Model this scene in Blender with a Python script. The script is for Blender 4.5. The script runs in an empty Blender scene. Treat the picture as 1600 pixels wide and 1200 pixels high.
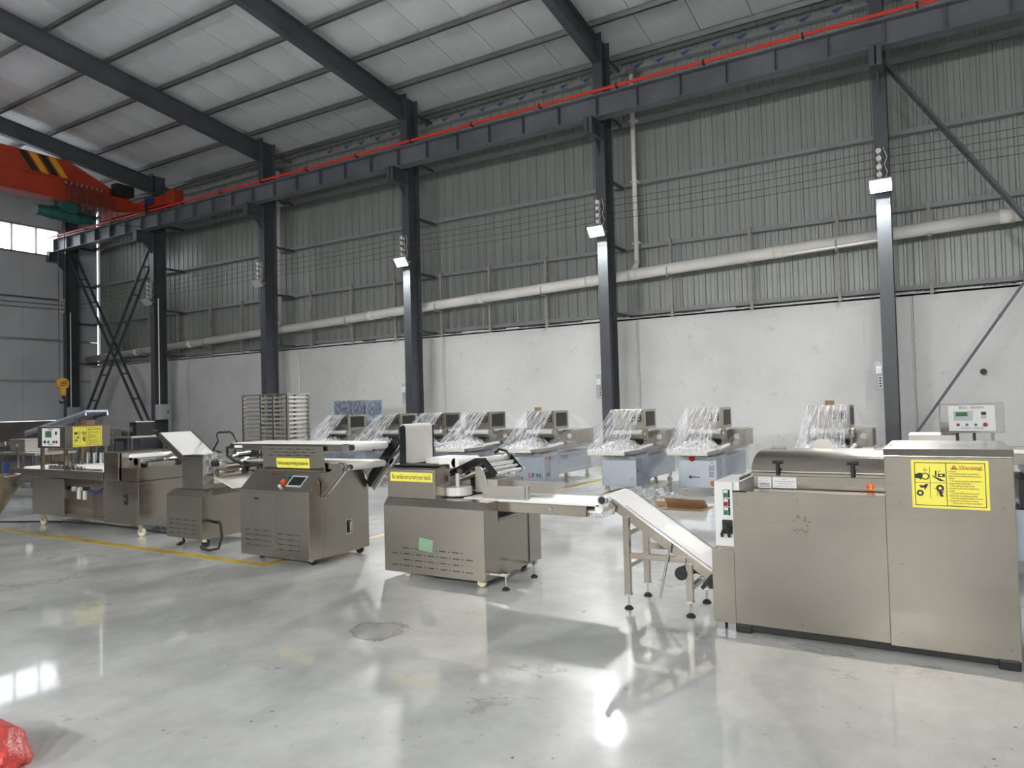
import bpy, math, random
from mathutils import Vector, Matrix
random.seed(7)
R = math.radians
SC = bpy.context.scene
COL = SC.collection

# ------------------------------------------------------------------ camera
CAM_H = 1.65
F_PX, YAW, PITCH, ROLL = 1120.27, 0.539643, 0.0281223, -0.0261365
cam_d = bpy.data.cameras.new('camera')
cam_d.sensor_width = 36.0
cam_d.lens = F_PX / 1600 * 36.0
cam_d.clip_start = 0.05
cam_d.clip_end = 300
cam = bpy.data.objects.new('camera', cam_d)
COL.objects.link(cam)
_fw = Vector((-math.sin(YAW) * math.cos(PITCH), math.cos(YAW) * math.cos(PITCH), math.sin(PITCH)))
_r = Vector((math.cos(YAW), math.sin(YAW), 0))
_u = _r.cross(_fw)
_c, _s = math.cos(ROLL), math.sin(ROLL)
_r2, _u2 = _c * _r + _s * _u, -_s * _r + _c * _u
_b = -_fw
cam.matrix_world = Matrix(((_r2.x, _u2.x, _b.x, 0), (_r2.y, _u2.y, _b.y, 0), (_r2.z, _u2.z, _b.z, CAM_H), (0, 0, 0, 1)))
SC.camera = cam

# ------------------------------------------------------------------ world, exposure, lamp strength
world = bpy.data.worlds.new('overcast_sky')
SC.world = world
world.use_nodes = True
_bg = world.node_tree.nodes['Background']
_bg.inputs[0].default_value = (0.93, 0.96, 1.0, 1)
_bg.inputs[1].default_value = 4.0
SC.view_settings.view_transform = 'Standard'
SC.view_settings.look = 'None'
SC.view_settings.exposure = 0.44
SC.view_settings.gamma = 1.0
SC.view_settings.use_curve_mapping = False
LAMP_NEAR = 1350.0       # lamps on the columns of the back wall (emission of the lens)
LAMP_FAR = 1850.0        # lamps on the opposite wall, behind the photographer
LAMP_COL = (1.0, 0.985, 0.965)

# ------------------------------------------------------------------ materials
MATS = {}
def nodes(name):
    m = bpy.data.materials.new(name)
    m.use_nodes = True
    nt = m.node_tree
    b = nt.nodes['Principled BSDF']
    MATS[name] = m
    return m, nt, b
def N(nt, t, **kw):
    n = nt.nodes.new(t)
    for k, v in kw.items():
        if k in n.inputs.keys():
            n.inputs[k].default_value = v
        else:
            setattr(n, k, v)
    return n
def coords(nt, scale=(1, 1, 1), out='Object'):
    tc = N(nt, 'ShaderNodeTexCoord')
    mp = N(nt, 'ShaderNodeMapping')
    mp.inputs['Scale'].default_value = scale
    nt.links.new(tc.outputs[out], mp.inputs['Vector'])
    return mp.outputs['Vector']
def ramp(nt, src, stops):
    r = N(nt, 'ShaderNodeValToRGB')
    el = r.color_ramp.elements
    while len(el) < len(stops):
        el.new(0.5)
    for e, (p, c) in zip(el, stops):
        e.position = p
        e.color = c if len(c) == 4 else (*c, 1)
    nt.links.new(src, r.inputs['Fac'])
    return r.outputs['Color']
def noise(nt, vec, scale, detail=3, rough=0.5):
    n = N(nt, 'ShaderNodeTexNoise')
    n.inputs['Scale'].default_value = scale
    n.inputs['Detail'].default_value = detail
    n.inputs['Roughness'].default_value = rough
    nt.links.new(vec, n.inputs['Vector'])
    return n.outputs['Fac']
def bump(nt, b, h, strength, dist=0.01):
    bp = N(nt, 'ShaderNodeBump')
    bp.inputs['Strength'].default_value = strength
    bp.inputs['Distance'].default_value = dist
    nt.links.new(h, bp.inputs['Height'])
    nt.links.new(bp.outputs['Normal'], b.inputs['Normal'])
def g3(v): return (v, v, v)
def mul(c, k): return tuple(x * k for x in c)

def plain(name, col, rough=0.5, metal=0.0, var=0.12, vscale=3.0, bumps=0.0, spec=0.5):
    m, nt, b = nodes(name)
    b.inputs['Roughness'].default_value = rough
    b.inputs['Metallic'].default_value = metal
    b.inputs['Specular IOR Level'].default_value = spec
    v = coords(nt)
    f = noise(nt, v, vscale, 4)
    c = ramp(nt, f, [(0.3, mul(col, 1 - var)), (0.7, mul(col, 1 + var))])
    nt.links.new(c, b.inputs['Base Color'])
    if bumps:
        bump(nt, b, noise(nt, v, vscale * 12, 2), bumps)
    return m

def steel(name, col, rmin, rmax, grain=(4, 4, 260), var=0.06):
    m, nt, b = nodes(name)
    b.inputs['Metallic'].default_value = 1.0
    v = coords(nt, grain)
    f = noise(nt, v, 1.0, 3, 0.6)
    s = noise(nt, coords(nt), 1.7, 4, 0.6)
    c = ramp(nt, s, [(0.25, mul(col, 1 - var)), (0.75, mul(col, 1 + var))])
    nt.links.new(c, b.inputs['Base Color'])
    mx = N(nt, 'ShaderNodeMath', operation='ADD')
    nt.links.new(f, mx.inputs[0])
    nt.links.new(s, mx.inputs[1])
    rr = N(nt, 'ShaderNodeMapRange')
    rr.inputs['From Min'].default_value = 0.6
    rr.inputs['From Max'].default_value = 1.4
    rr.inputs['To Min'].default_value = rmin
    rr.inputs['To Max'].default_value = rmax
    nt.links.new(mx.outputs[0], rr.inputs['Value'])
    nt.links.new(rr.outputs[0], b.inputs['Roughness'])
    bump(nt, b, s, 0.10, 0.02)
    return m

steel('stainless', (0.45, 0.413, 0.36), 0.15, 0.27, (1.2, 1.2, 30), 0.05)
steel('stainless_matte', (0.50, 0.48, 0.445), 0.30, 0.40, (2, 2, 40))
steel('tray_steel', (0.78, 0.76, 0.72), 0.3, 0.42, (3, 3, 30))
steel('chrome', (0.72, 0.71, 0.69), 0.08, 0.16, (3, 3, 30))
steel('galvanised', (0.42, 0.44, 0.45), 0.35, 0.55, (6, 6, 6), 0.15)
steel('film_steel', (0.46, 0.51, 0.58), 0.3, 0.5, (9, 9, 9), 0.1)
plain('belt_white', (0.90, 0.895, 0.875), 0.55, var=0.03)
plain('belt_cream', (0.82, 0.80, 0.74), 0.5, var=0.06, vscale=5)
plain('plastic_white', (0.82, 0.82, 0.80), 0.35, var=0.02)
plain('cabinet_white', (0.70, 0.71, 0.71), 0.4, var=0.03)
plain('box_grey', (0.42, 0.46, 0.48), 0.4, var=0.04)
plain('black', (0.012, 0.012, 0.013), 0.45, var=0.2)
plain('black_gloss', (0.01, 0.011, 0.013), 0.12, var=0.2)
plain('rubber', (0.02, 0.02, 0.02), 0.7, var=0.2)
plain('steel_paint', (0.062, 0.070, 0.079), 0.42, var=0.14, vscale=1.5)
plain('girder_paint', (0.115, 0.125, 0.143), 0.40, var=0.22, vscale=1.2)
plain('brace_paint', (0.060, 0.078, 0.088), 0.42, var=0.15, vscale=2)
plain('post_primer', (0.30, 0.28, 0.26), 0.6, var=0.2, vscale=6)
plain('pipe_pvc', (0.74, 0.725, 0.69), 0.35, var=0.10, vscale=1.3)
plain('red_bar', (0.60, 0.035, 0.025), 0.35, var=0.1)
plain('crane_orange', (0.34, 0.034, 0.010), 0.45, var=0.15, vscale=1.5)
plain('hoist_green', (0.012, 0.085, 0.065), 0.4, var=0.2, vscale=5)
plain('hook_yellow', (0.62, 0.33, 0.02), 0.45, var=0.12, vscale=8)
plain('label_yellow', (0.86, 0.78, 0.11), 0.4, var=0.02)
plain('label_cream', (0.80, 0.78, 0.40), 0.4, var=0.02)
plain('ink_black', (0.015, 0.014, 0.012), 0.5, var=0.05)
plain('ink_brown', (0.22, 0.12, 0.02), 0.5, var=0.05)
plain('ink_red', (0.55, 0.03, 0.02), 0.45, var=0.05)
plain('ink_blue', (0.02, 0.03, 0.14), 0.5, var=0.05)
plain('ink_orange', (0.62, 0.13, 0.03), 0.45, var=0.05)
plain('btn_green', (0.01, 0.17, 0.10), 0.3, var=0.05)
plain('btn_red', (0.30, 0.012, 0.02), 0.3, var=0.05)
plain('btn_orange', (0.75, 0.10, 0.03), 0.35, var=0.05)
plain('lcd_green', (0.06, 0.16, 0.05), 0.2, var=0.05)
plain('screen', (0.012, 0.016, 0.022), 0.08, var=0.1)
plain('paper', (0.74, 0.74, 0.74), 0.6, var=0.02)
plain('tape_green', (0.22, 0.36, 0.24), 0.5, var=0.1, vscale=30)
plain('cardboard', (0.40, 0.27, 0.15), 0.75, var=0.1, vscale=8)
plain('caster_cream', (0.66, 0.60, 0.42), 0.4, var=0.05)
plain('yellow_line', (0.55, 0.36, 0.03), 0.4, var=0.25, vscale=4)
plain('tube_blue', (0.015, 0.04, 0.18), 0.3, var=0.05)
plain('table_blue', (0.30, 0.34, 0.46), 0.35, var=0.08)
plain('brown_belt', (0.26, 0.14, 0.09), 0.6, var=0.12)
plain('wire', (0.03, 0.03, 0.032), 0.5, var=0.1)
plain('insulator', (0.75, 0.74, 0.72), 0.25, var=0.02)
plain('lens_off', (0.45, 0.45, 0.44), 0.25, var=0.05)
plain('tab_blue', (0.03, 0.07, 0.22), 0.5, var=0.1)
plain('red_bag', (0.80, 0.10, 0.09), 0.28, var=0.12, vscale=6, bumps=0.6)
plain('wood', (0.30, 0.22, 0.13), 0.7, var=0.2, vscale=6)
steel('purlin_zinc', (0.30, 0.305, 0.31), 0.3, 0.5, (6, 6, 6), 0.15)
plain('girt_grey', (0.23, 0.245, 0.25), 0.45, var=0.1)
plain('deck', (0.10, 0.10, 0.105), 0.7, var=0.1)
plain('window_frame', (0.16, 0.17, 0.18), 0.5, var=0.05)

# corrugated wall sheets
m, nt, b = nodes('cladding')
v = coords(nt)
c = ramp(nt, noise(nt, v, 0.7, 4), [(0.3, (0.245, 0.262, 0.243)), (0.7, (0.295, 0.310, 0.290))])
nt.links.new(c, b.inputs['Base Color'])
b.inputs['Roughness'].default_value = 0.38
b.inputs['Metallic'].default_value = 0.25
bump(nt, b, noise(nt, coords(nt, (38, 1, 0.05)), 1.0, 3), 0.12, 0.01)
# roof insulation foil
m, nt, b = nodes('foil')
v = coords(nt)
c = ramp(nt, noise(nt, v, 0.8, 4), [(0.3, (0.60, 0.62, 0.65)), (0.7, (0.74, 0.76, 0.79))])
nt.links.new(c, b.inputs['Base Color'])
b.inputs['Roughness'].default_value = 0.42
b.inputs['Metallic'].default_value = 0.2
bump(nt, b, noise(nt, coords(nt, (16, 1.0, 1)), 1.0, 5, 0.7), 0.6, 0.03)
# end wall boards
m, nt, b = nodes('end_panel')
c = ramp(nt, noise(nt, coords(nt), 0.6, 4), [(0.3, (0.44, 0.46, 0.48)), (0.7, (0.52, 0.54, 0.56))])
nt.links.new(c, b.inputs['Base Color'])
b.inputs['Roughness'].default_value = 0.45
bump(nt, b, noise(nt, coords(nt, (1, 16, 0.05)), 1.0, 2), 0.12, 0.01)
# plaster
m, nt, b = nodes('plaster')
v = coords(nt)
big = noise(nt, v, 0.55, 5, 0.6)
c = ramp(nt, big, [(0.2, (0.50, 0.505, 0.50)), (0.5, (0.595, 0.60, 0.595)), (0.8, (0.65, 0.653, 0.648))])
spots = ramp(nt, noise(nt, v, 4.5, 6, 0.7), [(0.60, (0, 0, 0)), (0.72, (1, 1, 1))])
mx = N(nt, 'ShaderNodeMix', data_type='RGBA')
nt.links.new(spots, mx.inputs[0])
nt.links.new(c, mx.inputs[6])
mx.inputs[7].default_value = (0.48, 0.48, 0.475, 1)
nt.links.new(mx.outputs[2], b.inputs['Base Color'])
b.inputs['Roughness'].default_value = 0.85
bump(nt, b, noise(nt, v, 6, 6, 0.7), 0.25, 0.02)
# rough concrete plinth
plain('concrete', (0.14, 0.125, 0.11), 0.85, var=0.25, vscale=2.0, bumps=0.4)

# polished floor
m, nt, b = nodes('floor_epoxy')
v = coords(nt)
wv = N(nt, 'ShaderNodeTexNoise')
wv.inputs['Scale'].default_value = 0.35
wv.inputs['Detail'].default_value = 6
wv.inputs['Roughness'].default_value = 0.62
wv.inputs['Distortion'].default_value = 0.9
nt.links.new(v, wv.inputs['Vector'])
base = ramp(nt, wv.outputs['Fac'], [(0.25, (0.46, 0.465, 0.45)), (0.42, (0.54, 0.555, 0.54)), (0.58, (0.595, 0.61, 0.595)), (0.78, (0.64, 0.65, 0.635))])
fine = ramp(nt, noise(nt, coords(nt, (1.2, 1.0, 1)), 1.4, 9, 0.7), [(0.34, g3(0.80)), (0.64, g3(1.10))])
m1 = N(nt, 'ShaderNodeMix', data_type='RGBA', blend_type='MULTIPLY')
m1.inputs[0].default_value = 1.0
nt.links.new(base, m1.inputs[6])
nt.links.new(fine, m1.inputs[7])
# small dark debris specks in scattered patches
vo = N(nt, 'ShaderNodeTexVoronoi')
vo.inputs['Scale'].default_value = 11
nt.links.new(v, vo.inputs['Vector'])
sp = ramp(nt, vo.outputs['Distance'], [(0.07, g3(1)), (0.11, g3(0))])
patch = ramp(nt, noise(nt, v, 0.9, 4, 0.7), [(0.50, g3(0)), (0.60, g3(1))])
m2 = N(nt, 'ShaderNodeMath', operation='MULTIPLY')
nt.links.new(sp, m2.inputs[0])
nt.links.new(patch, m2.inputs[1])
m3 = N(nt, 'ShaderNodeMix', data_type='RGBA')
nt.links.new(m2.outputs[0], m3.inputs[0])
nt.links.new(m1.outputs[2], m3.inputs[6])
m3.inputs[7].default_value = (0.09, 0.08, 0.07, 1)
# brownish old stains
st = ramp(nt, noise(nt, v, 1.25, 7, 0.75), [(0.60, g3(0)), (0.635, g3(0.45)), (0.665, g3(0.12)), (0.75, g3(0.35))])
m4 = N(nt, 'ShaderNodeMix', data_type='RGBA')
nt.links.new(st, m4.inputs[0])
nt.links.new(m3.outputs[2], m4.inputs[6])
m4.inputs[7].default_value = (0.17, 0.145, 0.115, 1)
# dried brown water mark in front of the cutter
mp = N(nt, 'ShaderNodeMapping')
mp.inputs['Location'].default_value = (-5.35 / 0.27, -0.27 / 0.27, 0)
mp.inputs['Scale'].default_value = (1 / 0.27, 1 / 0.27, 0)
nt.links.new(v, mp.inputs['Vector'])
ds = N(nt, 'ShaderNodeVectorMath', operation='LENGTH')
nt.links.new(mp.outputs[0], ds.inputs[0])
ad = N(nt, 'ShaderNodeMath', operation='MULTIPLY_ADD')
nt.links.new(noise(nt, v, 5.0, 6, 0.7), ad.inputs[0])
ad.inputs[1].default_value = 1.3
ad.inputs[2].default_value = -0.65
ad2 = N(nt, 'ShaderNodeMath', operation='ADD')
nt.links.new(ds.outputs['Value'], ad2.inputs[0])
nt.links.new(ad.outputs[0], ad2.inputs[1])
sm = ramp(nt, ad2.outputs[0], [(0.0, g3(0.25)), (0.62, g3(0.35)), (0.74, g3(0.75)), (0.80, g3(0.0))])
m5 = N(nt, 'ShaderNodeMix', data_type='RGBA')
nt.links.new(sm, m5.inputs[0])
nt.links.new(m4.outputs[2], m5.inputs[6])
m5.inputs[7].default_value = (0.24, 0.21, 0.18, 1)
nt.links.new(m5.outputs[2], b.inputs['Base Color'])
rr = ramp(nt, noise(nt, coords(nt, (1.0, 1, 1)), 2.6, 7, 0.7), [(0.3, g3(0.03)), (0.55, g3(0.06)), (0.78, g3(0.14))])
nt.links.new(rr, b.inputs['Coat Roughness'])
b.inputs['Coat Weight'].default_value = 0.8
b.inputs['Specular IOR Level'].default_value = 0.10
rb_ = ramp(nt, noise(nt, v, 1.1, 6, 0.65), [(0.3, g3(0.28)), (0.7, g3(0.48))])
nt.links.new(rb_, b.inputs['Roughness'])
bump(nt, b, noise(nt, v, 3.0, 3, 0.5), 0.02, 0.01)

# stretch film, streaks run along v (second uv axis); dense = share that is not see-through
def film(name, dense0, dense1, scale, tint=(0.86, 0.88, 0.92), rough=0.16, bs=0.7):
    m = bpy.data.materials.new(name)
    m.use_nodes = True
    nt = m.node_tree
    MATS[name] = m
    for n in list(nt.nodes):
        nt.nodes.remove(n)
    out = N(nt, 'ShaderNodeOutputMaterial')
    tr = N(nt, 'ShaderNodeBsdfTransparent')
    tr.inputs[0].default_value = (0.96, 0.97, 0.99, 1)
    pb = N(nt, 'ShaderNodeBsdfPrincipled')
    pb.inputs['Base Color'].default_value = (*tint, 1)
    pb.inputs['Roughness'].default_value = rough
    pb.inputs['Specular IOR Level'].default_value = 0.9
    v = coords(nt, scale, 'UV')
    f = noise(nt, v, 1.0, 5, 0.65)
    rp = ramp(nt, f, [(0.42, g3(dense0)), (0.66, g3(dense1))])
    mx = N(nt, 'ShaderNodeMixShader')
    nt.links.new(rp, mx.inputs[0])
    nt.links.new(tr.outputs[0], mx.inputs[1])
    nt.links.new(pb.outputs[0], mx.inputs[2])
    bump(nt, pb, f, bs, 0.03)
    nt.links.new(mx.outputs[0], out.inputs[0])
    return m
film('film_fan', 0.04, 0.80, (34, 3.2, 1))
film('film_crumple', 0.25, 0.95, (22, 18, 1), (0.9, 0.9, 0.91), 0.12, 1.0)
film('film_wrap', 0.10, 0.46, (1.5, 46, 1))
film('film_blue', 0.15, 0.75, (26, 6, 1), (0.42, 0.52, 0.70), 0.18, 0.9)
film('film_clear', 0.03, 0.25, (14, 3, 1))
# window glass
m, nt, b = nodes('glass')
b.inputs['Base Color'].default_value = (0.95, 0.97, 1, 1)
b.inputs['Transmission Weight'].default_value = 1.0
b.inputs['Roughness'].default_value = 0.02
b.inputs['IOR'].default_value = 1.02
# lamp lens
def lens_mat(name, strength):
    m, nt, b = nodes(name)
    b.inputs['Base Color'].default_value = (0.9, 0.9, 0.88, 1)
    b.inputs['Emission Color'].default_value = (*LAMP_COL, 1)
    b.inputs['Emission Strength'].default_value = strength
lens_mat('lens_lit', LAMP_NEAR)
lens_mat('lens_lit_far', LAMP_FAR)

# ------------------------------------------------------------------ mesh helpers
def V(*a): return Vector(a)
class MB:
    def __init__(s):
        s.v, s.f, s.uv, s.sm = [], [], [], False
    def add(s, vs, fs, uvs=None):
        o = len(s.v)
        s.v += [tuple(p) for p in vs]
        s.f += [tuple(i + o for i in f) for f in fs]
        if uvs:
            s.uv += uvs
        return s
    def box(s, x0, x1, y0, y1, z0, z1):
        vs = [(x0, y0, z0), (x1, y0, z0), (x1, y1, z0), (x0, y1, z0), (x0, y0, z1), (x1, y0, z1), (x1, y1, z1), (x0, y1, z1)]
        return s.add(vs, [(0, 3, 2, 1), (4, 5, 6, 7), (0, 1, 5, 4), (1, 2, 6, 5), (2, 3, 7, 6), (3, 0, 4, 7)])
    def cbox(s, c, size, rot=(0, 0, 0)):
        from mathutils import Euler
        m = Euler(rot).to_matrix()
        hx, hy, hz = size[0] / 2, size[1] / 2, size[2] / 2
        vs = [Vector(c) + m @ Vector((x, y, z)) for z in (-hz, hz) for (x, y) in ((-hx, -hy), (hx, -hy), (hx, hy), (-hx, hy))]
        return s.add(vs, [(0, 3, 2, 1), (4, 5, 6, 7), (0, 1, 5, 4), (1, 2, 6, 5), (2, 3, 7, 6), (3, 0, 4, 7)])
    def bar(s, p, q, w, h, up=(0, 0, 1)):
        p, q = Vector(p), Vector(q)
        d = (q - p).normalized()
        sd = d.cross(Vector(up))
        if sd.length < 1e-4:
            sd = d.cross(Vector((1, 0, 0)))
        sd.normalize()
        u = sd.cross(d)
        vs = []
        for e in (p, q):
            for a, b_ in ((-1, -1), (1, -1), (1, 1), (-1, 1)):
                vs.append(e + sd * (a * w / 2) + u * (b_ * h / 2))
        return s.add(vs, [(0, 1, 2, 3), (7, 6, 5, 4), (0, 4, 5, 1), (1, 5, 6, 2), (2, 6, 7, 3), (3, 7, 4, 0)])
    def tube(s, pts, r, n=8, rs=None):
        pts = [Vector(p) for p in pts]
        d0 = (pts[1] - pts[0]).normalized()
        a = d0.cross(Vector((0, 0, 1)))
        if a.length < 1e-3:
            a = d0.cross(Vector((0, 1, 0)))
        a.normalize()
        vs, fs = [], []
        for i, p in enumerate(pts):
            d = (pts[min(i + 1, len(pts) - 1)] - pts[max(i - 1, 0)]).normalized()
            a = (a - d * a.dot(d)).normalized()
            b_ = d.cross(a)
            rr_ = rs[i] if rs else r
            for k in range(n):
                t = 2 * math.pi * k / n
                vs.append(p + (a * math.cos(t) + b_ * math.sin(t)) * rr_)
        for i in range(len(pts) - 1):
            for k in range(n):
                k2 = (k + 1) % n
                fs.append((i * n + k, i * n + k2, (i + 1) * n + k2, (i + 1) * n + k))
        fs.append(tuple(range(n - 1, -1, -1)))
        fs.append(tuple((len(pts) - 1) * n + k for k in range(n)))
        return s.add(vs, fs)
    def cyl(s, p, q, r, r2=None, n=16):
        return s.tube([p, q], r, n, [r, r if r2 is None else r2])
    def prism(s, poly, axis, a, b_):
        vs = []
        for t in (a, b_):
            for (p, q) in poly:
                vs.append({'x': (t, p, q), 'y': (p, t, q), 'z': (p, q, t)}[axis])
        n = len(poly)
        fs = [(i, (i + 1) % n, n + (i + 1) % n, n + i) for i in range(n)]
        fs += [tuple(range(n - 1, -1, -1)), tuple(range(n, 2 * n))]
        return s.add(vs, fs)
    def lathe(s, c, prof, n=20):
        vs, fs = [], []
        for (r, z) in prof:
            for k in range(n):
                t = 2 * math.pi * k / n
                vs.append((c[0] + r * math.cos(t), c[1] + r * math.sin(t), c[2] + z))
        for i in range(len(prof) - 1):
            for k in range(n):
                k2 = (k + 1) % n
                fs.append((i * n + k, i * n + k2, (i + 1) * n + k2, (i + 1) * n + k))
        fs.append(tuple(range(n - 1, -1, -1)))
        fs.append(tuple((len(prof) - 1) * n + k for k in range(n)))
        return s.add(vs, fs)
    def grid(s, fn, nu, nv):
        vs = [fn(i / nu, j / nv) for j in range(nv + 1) for i in range(nu + 1)]
        fs, uvs = [], []
        w = nu + 1
        for j in range(nv):
            for i in range(nu):
                fs.append((j * w + i, j * w + i + 1, (j + 1) * w + i + 1, (j + 1) * w + i))
                uvs += [(i / nu, j / nv), ((i + 1) / nu, j / nv), ((i + 1) / nu, (j + 1) / nv), (i / nu, (j + 1) / nv)]
        return s.add(vs, fs, uvs)
    def mesh(s, name, mat, off=(0, 0, 0), smooth=False):
        me = bpy.data.meshes.new(name)
        ox, oy, oz = off
        me.from_pydata([(x - ox, y - oy, z - oz) for x, y, z in s.v], [], s.f)
        if s.uv:
            l = me.uv_layers.new(name='uv')
            for i, u in enumerate(s.uv[:len(me.loops)]):
                l.data[i].uv = u
        me.materials.append(MATS[mat])
        import bmesh
        bm = bmesh.new()
        bm.from_mesh(me)
        if not s.uv:
            bmesh.ops.recalc_face_normals(bm, faces=bm.faces)
        bm.to_mesh(me)
        bm.free()
        if smooth:
            for p in me.polygons:
                p.use_smooth = len(p.vertices) == 4
        return me
    def build(s, name, mat, parent=None, bevel=0.0, smooth=False, label=None):
        off = root_loc(parent) if parent else s.base()
        o = bpy.data.objects.new(name, s.mesh(name, mat, off, smooth))
        COL.objects.link(o)
        if parent:
            o.parent = parent
        else:
            o.location = off
        if bevel:
            md = o.modifiers.new('bevel', 'BEVEL')
            md.width = bevel
            md.segments = 2
            md.limit_method = 'ANGLE'
            md.angle_limit = R(40)
        if label:
            o['label'] = label
        return o
    def base(s):
        xs, ys, zs = zip(*s.v)
        return ((min(xs) + max(xs)) / 2, (min(ys) + max(ys)) / 2, min(zs))
def root_loc(o):
    p = Vector((0, 0, 0))
    while o:
        p += o.location
        o = o.parent
    return tuple(p)
def tag(o, label, cat=None, group=None, kind=None):
    o['label'] = label
    if cat: o['category'] = cat
    if group: o['group'] = group
    if kind: o['kind'] = kind
    return o
def thing(name, loc, label, cat, group=None, kind=None):
    o = bpy.data.objects.new(name, None)
    o.empty_display_size = 0.1
    o.location = loc
    COL.objects.link(o)
    return tag(o, label, cat, group, kind)
def struct(o, label=None):
    o['kind'] = 'structure'
    if label: o['label'] = label
    return o
def inst(o, name, dx=0, dy=0, dz=0, parent=None):
    c = o.copy()
    COL.objects.link(c)
    if parent is not None:
        c.parent = parent
    c.location = (o.location.x + dx, o.location.y + dy, o.location.z + dz)
    return c
def copy_tree(o, parent=None):
    c = o.copy()
    COL.objects.link(c)
    if parent is not None:
        c.parent = parent
    for ch in o.children:
        copy_tree(ch, c)
    return c
FIT = []
def text(s, loc, size, mat, parent, face='-y', width=None, name='lettering', bold=0.0, align='CENTER', rz=0.0):
    cu = bpy.data.curves.new(name, 'FONT')
    cu.body = s
    cu.size = size
    cu.align_x = align
    cu.align_y = 'CENTER'
    cu.extrude = 0.0003
    cu.offset = bold
    cu.resolution_u = 2
    cu.materials.append(MATS[mat])
    o = bpy.data.objects.new(name, cu)
    COL.objects.link(o)
    o.parent = parent
    off = root_loc(parent)
    o.location = (loc[0] - off[0], loc[1] - off[1], loc[2] - off[2])
    o.rotation_euler = {'-y': (R(90), rz, 0), '+x': (R(90), 0, R(90)), 'slope': (R(40), 0, 0)}[face]
    if width:
        FIT.append((o, width))
    return o
def caster(parent, x, y, h, wheel='caster_cream', r=0.045, rot=0.0):
    m = MB()
    m.box(x - 0.04, x + 0.04, y - 0.04, y + 0.04, h - 0.008, h)
    c, s_ = math.cos(rot), math.sin(rot)
    for sg in (-1, 1):
        px, py = x - s_ * 0.022 * sg, y + c * 0.022 * sg
        m.bar((px, py, h), (px + c * 0.02, py + s_ * 0.02, r), 0.005, 0.05, (c, s_, 0))
    o = m.build('caster', 'chrome', parent)
    w = MB()
    ax = Vector((-s_, c, 0)) * 0.017
    ce = Vector((x + c * 0.02, y + s_ * 0.02, r))
    w.cyl(ce - ax, ce + ax, r, n=18)
    w.build('wheel', wheel, o, 0.004)
    return o
def foot(parent, x, y, h, r=0.035):
    m = MB().cyl((x, y, 0.02), (x, y, h), 0.009, n=8)
    m.box(x - 0.03, x + 0.03, y - 0.03, y + 0.03, h - 0.012, h)
    o = m.build('levelling_foot', 'chrome', parent)
    MB().lathe((x, y, 0), [(r, 0), (r, 0.012), (0.014, 0.03)], 16).build('pad', 'rubber', o)
    return o
def screws(parent, pts, face='-y', r=0.008):
    for p in pts:
        m = MB()
        p = Vector(p)
        d = Vector((0, -1, 0)) if face == '-y' else Vector((1, 0, 0))
        m.cyl(p, p + d * 0.004, r, r * 0.6, 8)
        m.build('screw', 'chrome', parent)
def slots(parent, face, a0, a1, z0, rows, dz, const, slope=0.0):
    m = MB()
    for k in range(rows):
        a = a0 + (0.02 if k % 2 else 0.0)
        long_ = True
        while a < a1 - 0.02:
            L = 0.075 if long_ else 0.014
            e = min(a + L, a1)
            z = z0 - k * dz
            if face == '-y':
                m.box(a, e, const - 0.0006, const + 0.004, z - 0.004, z + 0.004)
            else:
                m.box(const - 0.004, const + 0.0006, a, e, z - 0.004, z + 0.004)
            a = e + 0.028
            long_ = not long_
    return m.build('vent_slots', 'black', parent)

# ================================================================== SETTING
CX = [-0.853 + 6 * k for k in range(-5, 3)]      # column centres along the back wall
CY0, CY1 = 15.817, 16.317                          # column front and back faces
WX0, WX1 = -31.0, 13.0                             # end walls
WY0, WY1 = -9.7, 17.3
RIDGE = 3.3
def roof_z(y):                                     # underside of the purlins
    return 10.44 + 0.127 * (15.33 - y) if y >= RIDGE else 10.44 + 0.127 * (15.33 - RIDGE) - 0.127 * (RIDGE - y)

struct(MB().box(WX0 - 0.3, WX1 + 0.3, WY0 - 0.3, WY1 + 0.3, -0.25, 0.0).build('floor', 'floor_epoxy'), 'glossy grey epoxy floor of the workshop hall')

# back wall: plastered masonry below, corrugated sheets above
wb = struct(MB(). box(WX0 - 0.1, WX1, 17.0, 17.28, 0.0, 3.72).build('wall_back', 'plaster'), 'whitewashed masonry wall with corrugated grey sheets above it')
cap = MB()
x = WX0
rr_ = random.Random(3)
while x < WX1:                                     # uneven broken upper edge of the plaster
    w = rr_.uniform(0.25, 0.8)
    cap.box(x, x + w, 17.0, 17.26, 3.68, 3.73 + rr_.uniform(0, 0.05))
    x += w
cap.build('rough_edge', 'plaster', wb)
for x in CX:
    MB().box(x - 0.52, x + 0.36, 16.93, 17.05, 0, 3.66).build('pilaster', 'plaster', wb)
    c = MB()
    z = 0.1
    px = x + 0.40
    while z < 3.6:
        c.bar((px, 16.999, z), (px + rr_.uniform(-0.012, 0.012), 16.999, z + 0.3), 0.008, 0.004, (0, 1, 0))
        z += 0.3
    c.build('crack', 'deck', wb)
MB().cyl((0.72, 16.985, 2.05), (0.72, 17.02, 2.05), 0.06, n=20).build('wall_hole', 'black', wb)
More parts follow.
